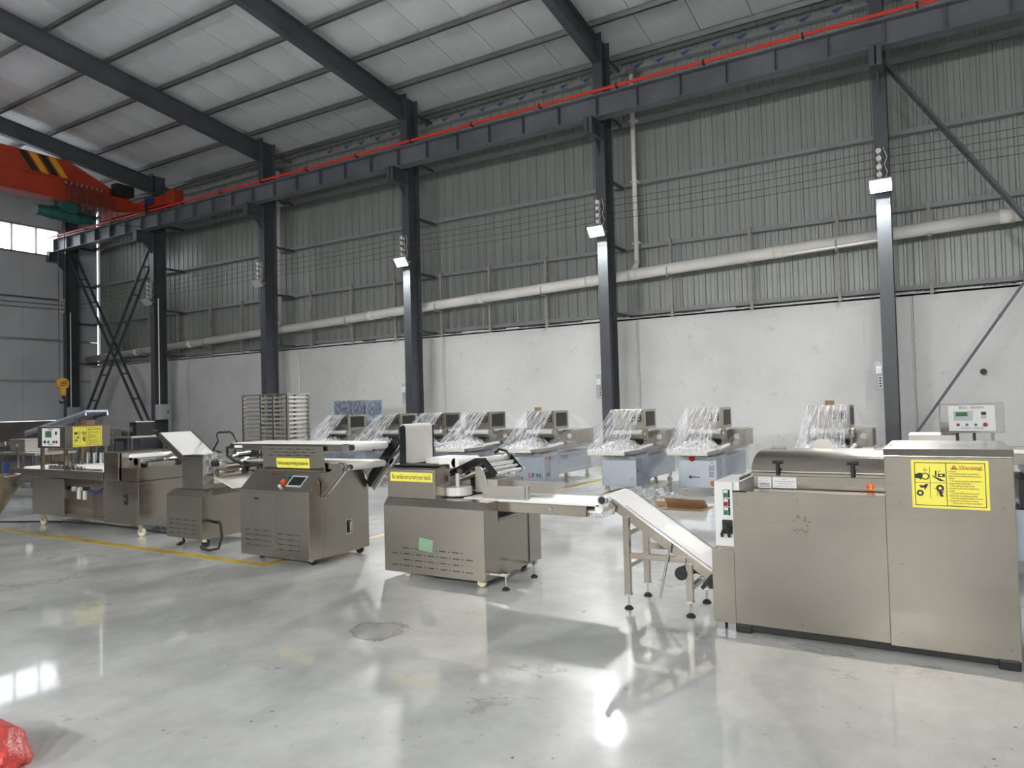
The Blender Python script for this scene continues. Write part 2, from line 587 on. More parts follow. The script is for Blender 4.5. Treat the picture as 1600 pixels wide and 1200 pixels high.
# one corrugated sheet = three ribs, copied along the wall
PW = 0.2857
prof = []
for k in range(3):
    o = k * PW
    prof += [(o, 0), (o + 0.085, 0), (o + 0.098, -0.006), (o + 0.111, 0), (o + 0.20, 0), (o + 0.213, -0.028), (o + 0.262, -0.028), (o + 0.275, 0)]
prof += [(3 * PW, 0), (3 * PW, 0.012), (0, 0.012)]
sx = WX0 - 0.08
sheet = MB().prism([(sx + p, WY1 + q) for p, q in prof], 'z', 3.70, 10.47).build('cladding_sheet', 'cladding', wb)
k = 1
while sx + k * 3 * PW < WX1:
    inst(sheet, 'cladding_sheet', dx=k * 3 * PW)
    k += 1
for z in (3.86, 5.53, 7.15, 8.74, 10.08):          # galvanised girts, C section
    g = MB()
    g.box(WX0, WX1, 17.08, 17.085, z - 0.05, z + 0.05).box(WX0, WX1, 17.085, 17.25, z + 0.045, z + 0.05).box(WX0, WX1, 17.085, 17.25, z - 0.05, z - 0.045)
    g.build('girt', 'girt_grey', wb)

# end wall
we = struct(MB().box(WX0 - 0.25, WX0, WY0, 17.0, 0, 1.47).build('wall_left', 'concrete'), 'far end wall of pale insulated boards on a brown concrete base')
for (z0, z1) in ((1.48, 3.07), (3.085, 4.73), (4.745, 6.395), (6.41, 8.14)):
    y = WY0
    while y < 17.05:
        y1 = min(y + 6.0, 17.245)
        MB().box(WX0 - 0.12, WX0, y, y1 - 0.012, z0, z1).build('wall_board', 'end_panel', we)
        y += 6.0
y = WY0
while y < 17.05:
    y1 = min(y + 3.0, 17.245)
    ym = (y + y1) / 2
    MB().prism([(y, 9.29), (y1 - 0.012, 9.29), (y1 - 0.012, roof_z(y1) + 0.25), (y, roof_z(y) + 0.25)], 'x', WX0 - 0.12, WX0).build('wall_board', 'end_panel', we)
    y += 3.0
MB().box(WX0 - 0.12, WX0, 15.75, 17.235, 8.14, 9.29).build('wall_board', 'end_panel', we)
for z in (3.08, 4.74, 6.40):
    MB().box(WX0, WX0 + 0.06, WY0, 16.9, z - 0.05, z + 0.03).build('girt', 'galvanised', we)
# high window strip in the end wall
win = struct(MB().box(WX0 - 0.13, WX0 + 0.05, -2.4, 15.72, 8.14, 8.20).box(WX0 - 0.13, WX0 + 0.05, -2.4, 15.72, 9.23, 9.29).build('window_1', 'window_frame'), 'high strip window with grey mullions in the far end wall')
pane = None
for i in range(21):
    y = 15.72 - 0.88 * i
    MB().box(WX0 - 0.10, WX0 + 0.03, y - 0.035, y, 8.2, 9.23).build('mullion', 'window_frame', win)
    if i < 20:
        MB().box(WX0 - 0.05, WX0 - 0.045, y - 0.88, y - 0.035, 8.2, 9.23).build('pane', 'glass', win)
MB().box(WX0 - 0.12, WX0, WY0, -2.4, 8.14, 9.29).build('wall_board', 'end_panel', we)

# walls behind the photographer and at the other end
wf = struct(MB().box(WX0, WX1, WY0 - 0.2, WY0, 0, 3.7).build('wall_front', 'plaster'), 'masonry wall on the near side of the hall')
MB().box(WX0, WX1, WY0 - 0.1, WY0, 3.7, 10.5).build('cladding_sheet', 'cladding', wf)
wr = struct(MB().box(WX1, WX1 + 0.2, WY0, WY1, 0, 3.7).build('wall_right', 'plaster'), 'masonry wall at the near end of the hall')
MB().prism([(WY0, 3.7), (WY1, 3.7), (WY1, 10.4), (RIDGE, 12.2), (WY0, 10.6)], 'x', WX1, WX1 + 0.1).build('cladding_sheet', 'cladding', wr)

# roof
PH = 0.17
ce = struct(MB().prism([(WY1 + 0.15, roof_z(WY1) + PH + 0.08), (RIDGE, roof_z(RIDGE) + PH + 0.08), (WY0, roof_z(WY0) + PH + 0.08), (WY0, roof_z(WY0) + PH + 0.12), (RIDGE, roof_z(RIDGE) + PH + 0.12), (WY1 + 0.15, roof_z(WY1) + PH + 0.12)], 'x', WX0 - 0.2, WX1 + 0.2).build('ceiling', 'deck'), 'pitched roof lined with silvery insulation foil on steel purlins')
pw = 1.2
rp_ = MB().prism([(WY1 + 0.1, roof_z(WY1) + PH), (RIDGE, roof_z(RIDGE) + PH), (RIDGE, roof_z(RIDGE) + PH + 0.05), (WY1 + 0.1, roof_z(WY1) + PH + 0.05)], 'x', WX0, WX0 + pw - 0.016).build('foil_panel', 'foil', ce)
rq_ = MB().prism([(WY0, roof_z(WY0) + PH), (RIDGE, roof_z(RIDGE) + PH), (RIDGE, roof_z(RIDGE) + PH + 0.05), (WY0, roof_z(WY0) + PH + 0.05)], 'x', WX0, WX0 + 3 * pw - 0.016).build('foil_panel', 'foil', ce)
k = 1
while WX0 + k * pw < WX1:
    inst(rp_, 'foil_panel', dx=k * pw, dz=rr_.uniform(-0.006, 0.006))
    if k % 3 == 0:
        inst(rq_, 'foil_panel', dx=k * pw)
    k += 1
def purlin(y):
    z = roof_z(y)
    m = MB()
    m.box(WX0, WX1, y - 0.003, y + 0.003, z, z + PH)
    m.box(WX0, WX1, y - 0.003, y + 0.065, z + PH - 0.006, z + PH)
    m.box(WX0, WX1, y - 0.065, y + 0.003, z, z + 0.006)
    m.box(WX0, WX1, y - 0.065, y - 0.059, z, z + 0.022)
    return m.build('purlin', 'purlin_zinc', ce)
for i in range(-1, 17):
    purlin(15.33 - 1.515 * i)
for i in range(26):                                # torn blue film corners below the eave
    x = -17.0 + 0.66 * i + rr_.uniform(-0.05, 0.05)
    MB().prism([(x, 10.10), (x + 0.26, 10.14), (x + 0.09, 10.02)], 'y', 17.02, 17.024).build('film_tab', 'tab_blue', ce)

# ------------------------------------------------------------------ steel frame
ORD = ['far corner', 'second from the far corner', 'third from the far corner', 'fourth from the far corner', 'fifth from the far corner', 'sixth from the far corner', 'seventh', 'eighth']
def column(x, lab):
    t = thing('steel_column', (x, CY0, 0), lab, 'column', 'steel columns along the back wall', 'structure')
    MB().box(x - 0.125, x + 0.125, CY0, CY0 + 0.016, 0, 10.55).build('front_flange', 'steel_paint', t)
    MB().box(x - 0.125, x + 0.125, CY1 - 0.016, CY1, 0, 10.55).build('back_flange', 'steel_paint', t)
    MB().box(x - 0.006, x + 0.006, CY0 + 0.016, CY1 - 0.016, 0, 10.5).build('web', 'steel_paint', t)
    MB().box(x - 0.17, x + 0.17, CY0 - 0.05, CY1 + 0.05, 0.0, 0.025).build('base_plate', 'steel_paint', t)
    # corbel that carries the crane girder
    MB().box(x - 0.012, x + 0.012, 15.18, CY0, 7.93, 8.30).box(x - 0.11, x + 0.11, 15.16, CY0, 8.295, 8.315).box(x - 0.11, x + 0.11, 15.18, 15.195, 7.93, 8.295).build('corbel', 'steel_paint', t)
    MB().prism([(CY0, 7.55), (CY0, 7.93), (15.50, 7.93)], 'x', x - 0.01, x + 0.01).box(x - 0.11, x + 0.11, 15.18, CY0, 7.912, 7.93).build('corbel_gusset', 'steel_paint', t)
    for z in (3.80, 5.47, 7.06, 8.66, 10.1):      # struts to the wall girts
        MB().bar((x + 0.06, CY1 - 0.1, z), (x + 0.06, 17.09, z), 0.06, 0.07).build('wall_strut', 'steel_paint', t)
    return t
labs = ['dark grey steel column in the far corner beside the end wall',
        'dark grey steel column at the right end of the ladder-like cross brace',
        'dark grey steel column behind the tray rack with an unlit floodlight',
        'dark grey steel column carrying the most distant lit floodlight',
        'dark grey steel column next to a long white downpipe with lit floodlight',
        'dark grey steel column behind the mixer with the nearest lit floodlight',
        'dark grey steel column beyond the picture at the near end of the brace',
        'dark grey steel column nearest the near end wall']
for x, l in zip(CX, labs):
    column(x, l)

def rafter(x, lab):
    t = thing('steel_rafter', (x, RIDGE, 0), lab, 'roof beam', 'steel rafters under the roof', 'structure')
    ya, yb = CY0 + 0.02, RIDGE
    za, zb = roof_z(ya), roof_z(yb)
    da, db = 0.56, 0.46
    MB().prism([(ya, za - da), (ya, za), (yb, zb), (yb, zb - db)], 'x', x - 0.006, x + 0.006).build('web', 'steel_paint', t)
    MB().prism([(ya, za - 0.014), (ya, za), (yb, zb), (yb, zb - 0.014)], 'x', x - 0.1, x + 0.1).build('top_flange', 'steel_paint', t)
    MB().prism([(ya, za - da), (ya, za - da + 0.014), (yb, zb - db + 0.014), (yb, zb - db)], 'x', x - 0.1, x + 0.1).build('bottom_flange', 'steel_paint', t)
    MB().box(x - 0.1, x + 0.1, ya - 0.025, ya - 0.0, za - da - 0.06, za + 0.06).build('end_plate', 'steel_paint', t)
    yc, zc = WY0 + 0.5, roof_z(WY0 + 0.5)
    MB().prism([(yb, zb - db), (yb, zb), (yc, zc), (yc, zc - da)], 'x', x - 0.1, x + 0.1).build('far_half', 'steel_paint', t)
    for i in (2, 5):                               # fly braces from the lower flange
        y = 15.33 - 1.515 * i
        MB().bar((x - 0.06, y, roof_z(y) - 0.42), (x - 0.55, y, roof_z(y) + 0.03), 0.04, 0.01).build('fly_brace', 'steel_paint', t)
    return t
rl = ['end', 'low over the orange crane at the far end', 'between the crane and the second bay, crossing the picture top left', 'dropping to the column with the most distant lit floodlight', 'running to the column beside the long downpipe', 'above the nearest lit floodlight', 'beyond the picture', 'last']
for x, l in list(zip(CX, rl))[1:7]:
    rafter(x, 'dark grey steel roof rafter ' + l)

# crane girder on the corbels, with stiffeners; red conductor bar; rail
gt = thing('crane_girder', (-10, 15.45, 8.315), 'long dark blue-grey crane runway girder along the columns', 'girder', None, 'structure')
GX0, GX1 = -30.75, 12.0
MB().box(GX0, GX1, 15.444, 15.456, 8.33, 8.80).build('web', 'girder_paint', gt)
MB().box(GX0, GX1, 15.30, 15.60, 8.80, 8.82).build('top_flange', 'girder_paint', gt)
MB().box(GX0, GX1, 15.30, 15.60, 8.315, 8.33).build('bottom_flange', 'girder_paint', gt)
st0 = MB().box(GX0 + 0.05, GX0 + 0.062, 15.31, 15.59, 8.33, 8.80).build('stiffener', 'girder_paint', gt)
for k in range(1, 43):
    inst(st0, 'stiffener', dx=k * 1.0)
MB().box(GX0, GX1, 15.42, 15.48, 8.82, 8.90).build('rail', 'galvanised', gt)
rb = thing('conductor_bar', (-10, 15.22, 8.845), 'bright red conductor bar running along the crane girder', 'conductor bar')
MB().box(GX0 - 0.1, GX1, 15.20, 15.25, 8.848, 8.912).build('bar', 'red_bar', rb, 0.01)
for k in range(22):
    x = GX0 + 0.6 + 2.0 * k
    MB().box(x, x + 0.04, 15.19, 15.30, 8.825, 8.925).build('clip', 'black', rb)

# cross braces made of two bars with rungs
def ladder_brace(p, q, lab, ya=15.98, yb=16.26):
    t = thing('ladder_brace', ((p[0] + q[0]) / 2, ya, 0), lab, 'brace', 'cross braces between columns', 'structure')
    for y in (ya, yb):
        MB().bar((p[0], y, p[1]), (q[0], y, q[1]), 0.05, 0.09, (0, 1, 0)).build('angle_bar', 'brace_paint', t)
    L = math.hypot(q[0] - p[0], q[1] - p[1])
    n = int(L / 1.15)
    for i in range(1, n):
        f = i / n
        xx, zz = p[0] + (q[0] - p[0]) * f, p[1] + (q[1] - p[1]) * f
        MB().bar((xx, ya, zz), (xx, yb, zz), 0.05, 0.05).build('rung', 'brace_paint', t)
ladder_brace((-30.72, 8.2), (-25.0, 0.25), 'ladder-like steel brace falling from the far corner column')
ladder_brace((-24.98, 8.2), (-30.7, 0.25), 'ladder-like steel brace rising towards the second column')
ladder_brace((-0.73, 8.25), (4.45, 0.05), 'blue-grey steel brace falling from the nearest column')
ladder_brace((-0.98, 0.08), (4.9, 9.0), 'blue-grey steel brace rising from the foot of the nearest column', 15.9, 16.2)

# ------------------------------------------------------------------ drain pipe, downpipes and posts
def pipe_z(x): return 5.04 + 0.0326 * (x - 1.39)
dp = thing('drain_pipe', (-10, 16.86, 4.6), 'thick off-white drain pipe sloping along the corrugated wall', 'pipe')
MB().cyl((-30.9, 16.76, pipe_z(-30.9)), (9.0, 16.76, pipe_z(9.0)), 0.135, n=24).build('pipe', 'pipe_pvc', dp, smooth=True)
for x in (-27.4, -24.0, -19.35, -15.1, -11.0, -7.6, -6.45, -3.0, 1.2):
    MB().cyl((x - 0.12, 16.76, pipe_z(x)), (x + 0.12, 16.76, pipe_z(x)), 0.143, n=24).build('sleeve', 'pipe_pvc', dp, smooth=True)
for x, l in ((-19.33, 'white downpipe joining the drain pipe near the tray rack'), (-6.42, 'tall white downpipe in front of the sheets by the second lit floodlight')):
    t = thing('downpipe', (x, 16.95, 4.6), l, 'pipe', 'white downpipes')
    MB().cyl((x, 16.95, pipe_z(x) + 0.3), (x, 16.95, 9.92), 0.06, n=16).build('pipe', 'pipe_pvc', t, smooth=True)
    MB().tube([(x, 16.95, pipe_z(x) + 0.34), (x - 0.02, 16.92, pipe_z(x) + 0.22), (x - 0.04, 16.84, pipe_z(x) + 0.15)], 0.07, 14).build('elbow', 'pipe_pvc', t, smooth=True)
    MB().lathe((x, 16.95, 9.86), [(0.065, 0), (0.14, 0.05), (0.14, 0.10)], 14).build('gutter_outlet', 'deck', t)
    for z in (5.6, 7.15, 8.7):
        MB().box(x - 0.10, x + 0.10, 16.93, 17.09, z - 0.02, z + 0.02).build('pipe_clamp', 'pipe_pvc', t)
px_ = [-28.6, -26.8, -25.0, -23.07, -21.3, -19.6, -17.86, -16.03, -14.25, -12.5, -10.81, -9.0, -7.25, -5.55, -3.67, -1.82, -0.1, 1.72, 3.5]
for i, x in enumerate(px_):
    t = thing('pipe_post', (x, 16.95, 3.7), 'rusty primed upright holding the drain pipe, ' + ['nearest the far corner', 'second', 'third', 'fourth', 'fifth', 'sixth', 'seventh', 'eighth', 'ninth', 'tenth', 'eleventh', 'twelfth', 'thirteenth', 'fourteenth', 'fifteenth', 'sixteenth', 'seventeenth', 'eighteenth', 'nineteenth'][i] + (' from the far corner' if i else ''), 'post', 'uprights of the drain pipe')
    MB().box(x - 0.032, x + 0.032, 16.915, 16.927, 3.68, 5.58).box(x + 0.022, x + 0.032, 16.927, 16.985, 3.68, 5.58).build('angle_iron', 'post_primer', t)
    zz = pipe_z(x) - 0.145
    MB().box(x - 0.03, x + 0.03, 16.62, 16.915, zz - 0.045, zz - 0.005).build('bracket_arm', 'post_primer', t)
    if i % 2:
        MB().tube([(x, 16.605, zz - 0.01), (x, 16.605, zz + 0.10), (x, 16.615, zz + 0.18)], 0.012, 6).build('clamp_rod', 'post_primer', t)

# ------------------------------------------------------------------ bare wires on insulators along the columns
for i, z in enumerate((6.42, 6.27, 6.10, 5.95)):
    m = MB()
    for a, b_ in zip(CX[:-1], CX[1:]):
        pts = []
        for k in range(7):
            f = k / 6
            pts.append((a + (b_ - a) * f, 15.68, z - 0.05 * 4 * f * (1 - f)))
        m.tube(pts, 0.006, 5)
    tag(m.build('overhead_wire', 'wire'), ['top', 'second', 'third', 'lowest'][i] + ' of the four thin dark wires strung between the columns', 'wire', 'wires strung between the columns')
for i, z in enumerate((6.42, 6.20, 6.02)):
    m = MB().tube([(-30.9, 16.0, z), (-30.85, 12.0, z - 0.08), (-30.85, 6, z - 0.1)], 0.012, 5)
    tag(m.build('overhead_wire', 'wire'), ['top', 'middle', 'lowest'][i] + ' of three dark cables along the far end wall', 'wire', 'cables along the far end wall')
cn = ['far corner', 'cross-braced', 'unlit', 'most distant lit', 'second lit', 'nearest']
for i, x in enumerate(CX[:6]):
    t = thing('insulator_rack', (x - 0.02, 15.75, 5.9), 'white porcelain insulators on the ' + ['far corner column', 'column at the end of the cross brace', 'column behind the tray rack', 'column of the most distant lit floodlight', 'column beside the long downpipe', 'column of the nearest lit floodlight'][i], 'insulator', 'insulator racks on the columns')
    MB().box(x - 0.06, x - 0.02, 15.80, 15.817, 5.88, 6.5).build('bracket', 'galvanised', t)
    for z in (6.42, 6.27, 6.10, 5.95):
        MB().cyl((x - 0.04, 15.80, z), (x - 0.04, 15.775, z), 0.012, n=8).build('pin', 'galvanised', t)
        MB().cyl((x - 0.04, 15.775, z), (x - 0.04, 15.72, z), 0.05, 0.036, n=14).cyl((x - 0.04, 15.72, z), (x - 0.04, 15.66, z), 0.036, 0.05, n=14).build('insulator', 'insulator', t)
    MB().tube([(x + 0.04, 15.78, 6.5), (x + 0.10, 15.76, 6.3), (x + 0.05, 15.76, 6.15), (x + 0.1, 15.76, 6.0), (x + 0.05, 15.75, 5.86)], 0.008, 5).build('lead', 'insulator', t)

# ------------------------------------------------------------------ floodlights
def flood(x, y, z, lit, label, sgn=-1, grp='floodlights on the columns', lens='lens_lit', tilt=38):
    t = thing('flood_light', (x, y, z), label, 'floodlight', grp)
    a = R(tilt)
    d = Vector((0, sgn * math.cos(a), -math.sin(a)))       # beam axis
    u = Vector((0, sgn * math.sin(a), math.cos(a)))
    X = Vector((1, 0, 0))
    c = Vector((x, y, z))
    w, h = 0.195, 0.135
    def slab(m, c0, ww, hh, d0, d1):
        vs = []
        for dd in (d0, d1):
            for p, q in ((-1, -1), (1, -1), (1, 1), (-1, 1)):
                vs.append(c0 + X * (p * ww) + u * (q * hh) + d * dd)
        m.add(vs, [(0, 1, 2, 3), (7, 6, 5, 4), (0, 4, 5, 1), (1, 5, 6, 2), (2, 6, 7, 3), (3, 7, 4, 0)])
        return m
    slab(MB(), c, w, h, -0.07, 0.0).build('housing', 'box_grey', t, 0.006)
    slab(MB(), c, w - 0.02, h - 0.02, 0.0, 0.006).build('lens', lens if lit else 'lens_off', t)
    m = MB()
    for k in range(7):
        slab(m, c + X * ((k - 3) * 0.05), 0.006, h * 0.8, -0.10, -0.07)
    m.build('cooling_fins', 'box_grey', t)
    m = MB()
    for s_ in (-1, 1):
        m.bar(c + X * (s_ * (w + 0.008)) - d * 0.03, Vector((x + s_ * (w + 0.008), y - sgn * 0.21, z + 0.02)), 0.03, 0.006, (1, 0, 0))
    m.box(x - w - 0.01, x + w + 0.01, min(y - sgn * 0.225, y - sgn * 0.205), max(y - sgn * 0.225, y - sgn * 0.205), z + 0.0, z + 0.035)
    m.build('yoke', 'galvanised', t)
    return t
FY = 15.58
flood(CX[5] - 0.02, FY, 5.70, True, 'brightly lit floodlight on the column behind the mixer, largest in view')
flood(CX[4] - 0.05, FY, 5.69, True, 'brightly lit floodlight on the column beside the long downpipe')
flood(CX[3] - 0.0, FY, 5.70, True, 'brightly lit floodlight farthest away, on the column above the wrapped machines')
flood(CX[2] + 0.0, FY, 5.75, False, 'unlit grey floodlight on the column behind the tray rack')
flood(CX[1] + 0.0, FY, 5.72, False, 'unlit grey floodlight on the column at the end of the cross brace')
for i, x in enumerate((CX[3], CX[4], CX[5], CX[6])):
    flood(x, WY0 + 0.235, 5.7, True, 'lit floodlight on the near side wall, number %s along it' % ['one', 'two', 'three', 'four'][i], 1, 'floodlights on the near side wall', 'lens_lit_far', 34)

# ------------------------------------------------------------------ electrical boxes and notices on columns
for x, l, z0, z1 in ((CX[0], 'grey electrical box on the far corner column with a white conduit', 1.45, 2.0), (CX[1], 'grey electrical box on the column at the end of the cross brace', 1.42, 1.98)):
    t = thing('electrical_box', (x + 0.13, 16.05, z0), l, 'electrical box', 'electrical boxes on columns')
    MB().box(x + 0.126, x + 0.29, 15.80, 16.28, z0, z1).build('enclosure', 'box_grey', t, 0.008)
    MB().box(x + 0.29, x + 0.30, 15.82, 16.26, z0 + 0.02, z1 - 0.02).build('door', 'box_grey', t, 0.004)
    MB().box(x + 0.30, x + 0.31, 16.18, 16.22, (z0 + z1) / 2 - 0.05, (z0 + z1) / 2 + 0.05).build('latch', 'black', t)
    MB().cyl((x + 0.18, 15.95, z1), (x + 0.18, 15.95, 5.9), 0.022, n=10).build('conduit', 'plastic_white', t)
for x, l in ((CX[3], 'pale blue switch panel on the column behind the wrapped machines'), (CX[4], 'pale blue switch panel with labels on the column beside the long downpipe'), (CX[5], 'pale blue switch panel with a socket on the nearest column')):
    t = thing('switch_panel', (x - 0.2, 15.86, 1.7), l, 'switch panel', 'switch panels on columns')
    MB().box(x - 0.28, x - 0.126, 15.86, 15.90, 1.74, 2.32).build('back_board', 'box_grey', t)
    MB().box(x - 0.25, x - 0.14, 15.80, 15.86, 2.06, 2.20).build('switch', 'plastic_white', t, 0.006)
    MB().box(x - 0.22, x - 0.14, 15.852, 15.86, 1.77, 2.02).build('notice', 'paper', t)
    m = MB()
    for k in range(4):
        m.box(x - 0.20, x - 0.16, 15.849, 15.8525, 1.80 + 0.055 * k, 1.83 + 0.055 * k)
    m.build('print', 'ink_blue', t)

# ------------------------------------------------------------------ overhead crane
cr = thing('overhead_crane', (-25.0, 8.0, 9.0), 'orange overhead crane bridge with black and yellow stripes and green hoist', 'crane')
bx = -25.0
prof = [(15.35, 9.03), (15.35, 9.18), (12.9, 10.18), (WY0 + 2.4, 10.18), (WY0 + 1.4, 9.28), (WY0 + 1.4, 9.15), (WY0 + 2.4, 8.85), (14.3, 8.85)]
MB().prism(prof, 'x', bx - 0.18, bx + 0.18).build('bridge_girder', 'crane_orange', cr)
MB().box(bx - 0.3, bx + 0.3, WY0 + 2.6, 14.3, 8.81, 8.85).build('bottom_flange', 'crane_orange', cr)
MB().prism([(14.4, 9.30), (14.4, 9.33), (12.9, 9.52), (WY0 + 3, 9.52), (WY0 + 3, 9.49), (12.9, 9.49)], 'x', bx + 0.18, bx + 0.23).build('side_rib', 'crane_orange', cr)
for k in range(4):
    y = 11.35 + 0.30 * k
    MB().prism([(y, 10.16), (y + 0.22, 10.16), (y + 0.62, 9.58), (y + 0.40, 9.58)], 'x', bx + 0.180, bx + 0.186).build('warning_stripe', 'ink_black' if k % 2 == 0 else 'hook_yellow', cr)
ec = MB().box(bx - 2.2, bx + 2.25, 15.28, 15.62, 9.01, 9.36)
ec.build('end_carriage', 'crane_orange', cr, 0.02)
MB().box(bx + 1.95, bx + 2.35, 15.27, 15.64, 8.97, 9.46).build('end_stop', 'crane_orange', cr, 0.02)
for xx in (bx - 1.8, bx + 1.8):
    MB().cyl((xx, 15.41, 9.012), (xx, 15.49, 9.012), 0.11, n=20).build('wheel', 'black', cr)
MB().box(bx + 0.95, bx + 1.2, 15.08, 15.28, 9.1, 9.32).build('travel_motor', 'tube_blue', cr, 0.03)
MB().box(bx + 0.19, bx + 0.55, 14.3, 14.95, 9.35, 9.75).build('control_box', 'black', cr, 0.02)
MB().bar((bx + 0.3, 15.3, 9.6), (bx + 1.9, 15.1, 9.35), 0.03, 0.03).build('collector_arm', 'black', cr)
MB().bar((bx + 0.9, 15.15, 8.75), (bx + 0.9, 15.15, 9.35), 0.06, 0.06).build('collector_post', 'black', cr)
fe = MB()
for k in range(9):
    y = 12.75 + 0.17 * k
    z0 = 9.42 - 0.02 * k
    d_ = 0.85 + 0.25 * (k % 3) * 0.5
    fe.tube([(bx + 0.27, y, z0), (bx + 0.30, y + 0.02, z0 - d_ * 0.6), (bx + 0.30, y + 0.08, z0 - d_), (bx + 0.30, y + 0.14, z0 - d_ * 0.6), (bx + 0.27, y + 0.16, z0)], 0.016, 5)
fe.tube([(bx + 0.27, 14.35, 9.2), (bx + 0.4, 14.5, 8.3), (bx + 0.9, 14.9, 8.25), (bx + 1.2, 15.1, 8.9)], 0.016, 5)
fe.build('festoon_cables', 'wire', cr)
for k in range(9):
    MB().box(bx + 0.23, bx + 0.30, 12.72 + 0.17 * k, 12.78 + 0.17 * k, 9.38, 9.46).build('cable_clip', 'galvanised', cr)
ho = MB()
ho.cyl((bx, 12.35, 8.38), (bx, 13.35, 8.38), 0.22, n=20)
h = ho.build('hoist_drum', 'hoist_green', cr, 0.01)
MB().cyl((bx, 11.95, 8.38), (bx, 12.35, 8.38), 0.17, 0.20, n=20).build('hoist_motor', 'hoist_green', h, 0.01)
MB().cyl((bx, 13.35, 8.38), (bx, 13.75, 8.38), 0.19, 0.15, n=20).build('hoist_brake', 'hoist_green', h, 0.01)
for y in (12.55, 13.15):
    MB().box(bx - 0.03, bx + 0.03, y - 0.05, y + 0.05, 8.5, 8.82).build('hanger', 'hoist_green', h)
MB().box(bx + 0.15, bx + 0.34, 12.6, 13.1, 8.42, 8.74).build('gearbox', 'hoist_green', h, 0.02)
for y in (12.62, 12.82):
    MB().cyl((bx + 0.02, y, 2.7), (bx + 0.02, y, 8.25), 0.011, n=6).build('hoist_rope', 'wire', cr)
hk = thing('crane_hook', (bx + 0.02, 12.72, 2.2), 'yellow hook block with black stripes hanging from the crane ropes', 'crane hook')
MB().cyl((bx - 0.06, 12.72, 2.72), (bx + 0.10, 12.72, 2.72), 0.185, n=24).box(bx - 0.05, bx + 0.09, 12.64, 12.80, 2.32, 2.66).build('sheave_block', 'hook_yellow', hk, 0.015)
for k in range(3):
    MB().cbox((bx + 0.103, 12.72, 2.66 + 0.06 * k), (0.008, 0.24, 0.024), (R(10), 0, 0)).build('stripe', 'ink_black', hk)
arc = [(bx + 0.02, 12.72, 2.34), (bx + 0.02, 12.73, 2.24)] + [(bx + 0.02, 12.70 + 0.085 * math.cos(R(a)), 2.165 + 0.085 * math.sin(R(a))) for a in range(60, -190, -25)]
MB().tube(arc, 0.03, 8).build('hook', 'black', hk, smooth=True)

# ------------------------------------------------------------------ floor markings
tag(MB().box(-13.0, -6.23, 5.18, 5.29, 0.0, 0.0015).box(-6.34, -6.23, 5.29, 15.5, 0.0, 0.0015).build('floor_line', 'yellow_line'), 'worn yellow guide line on the floor along the front of the machines', 'floor line')

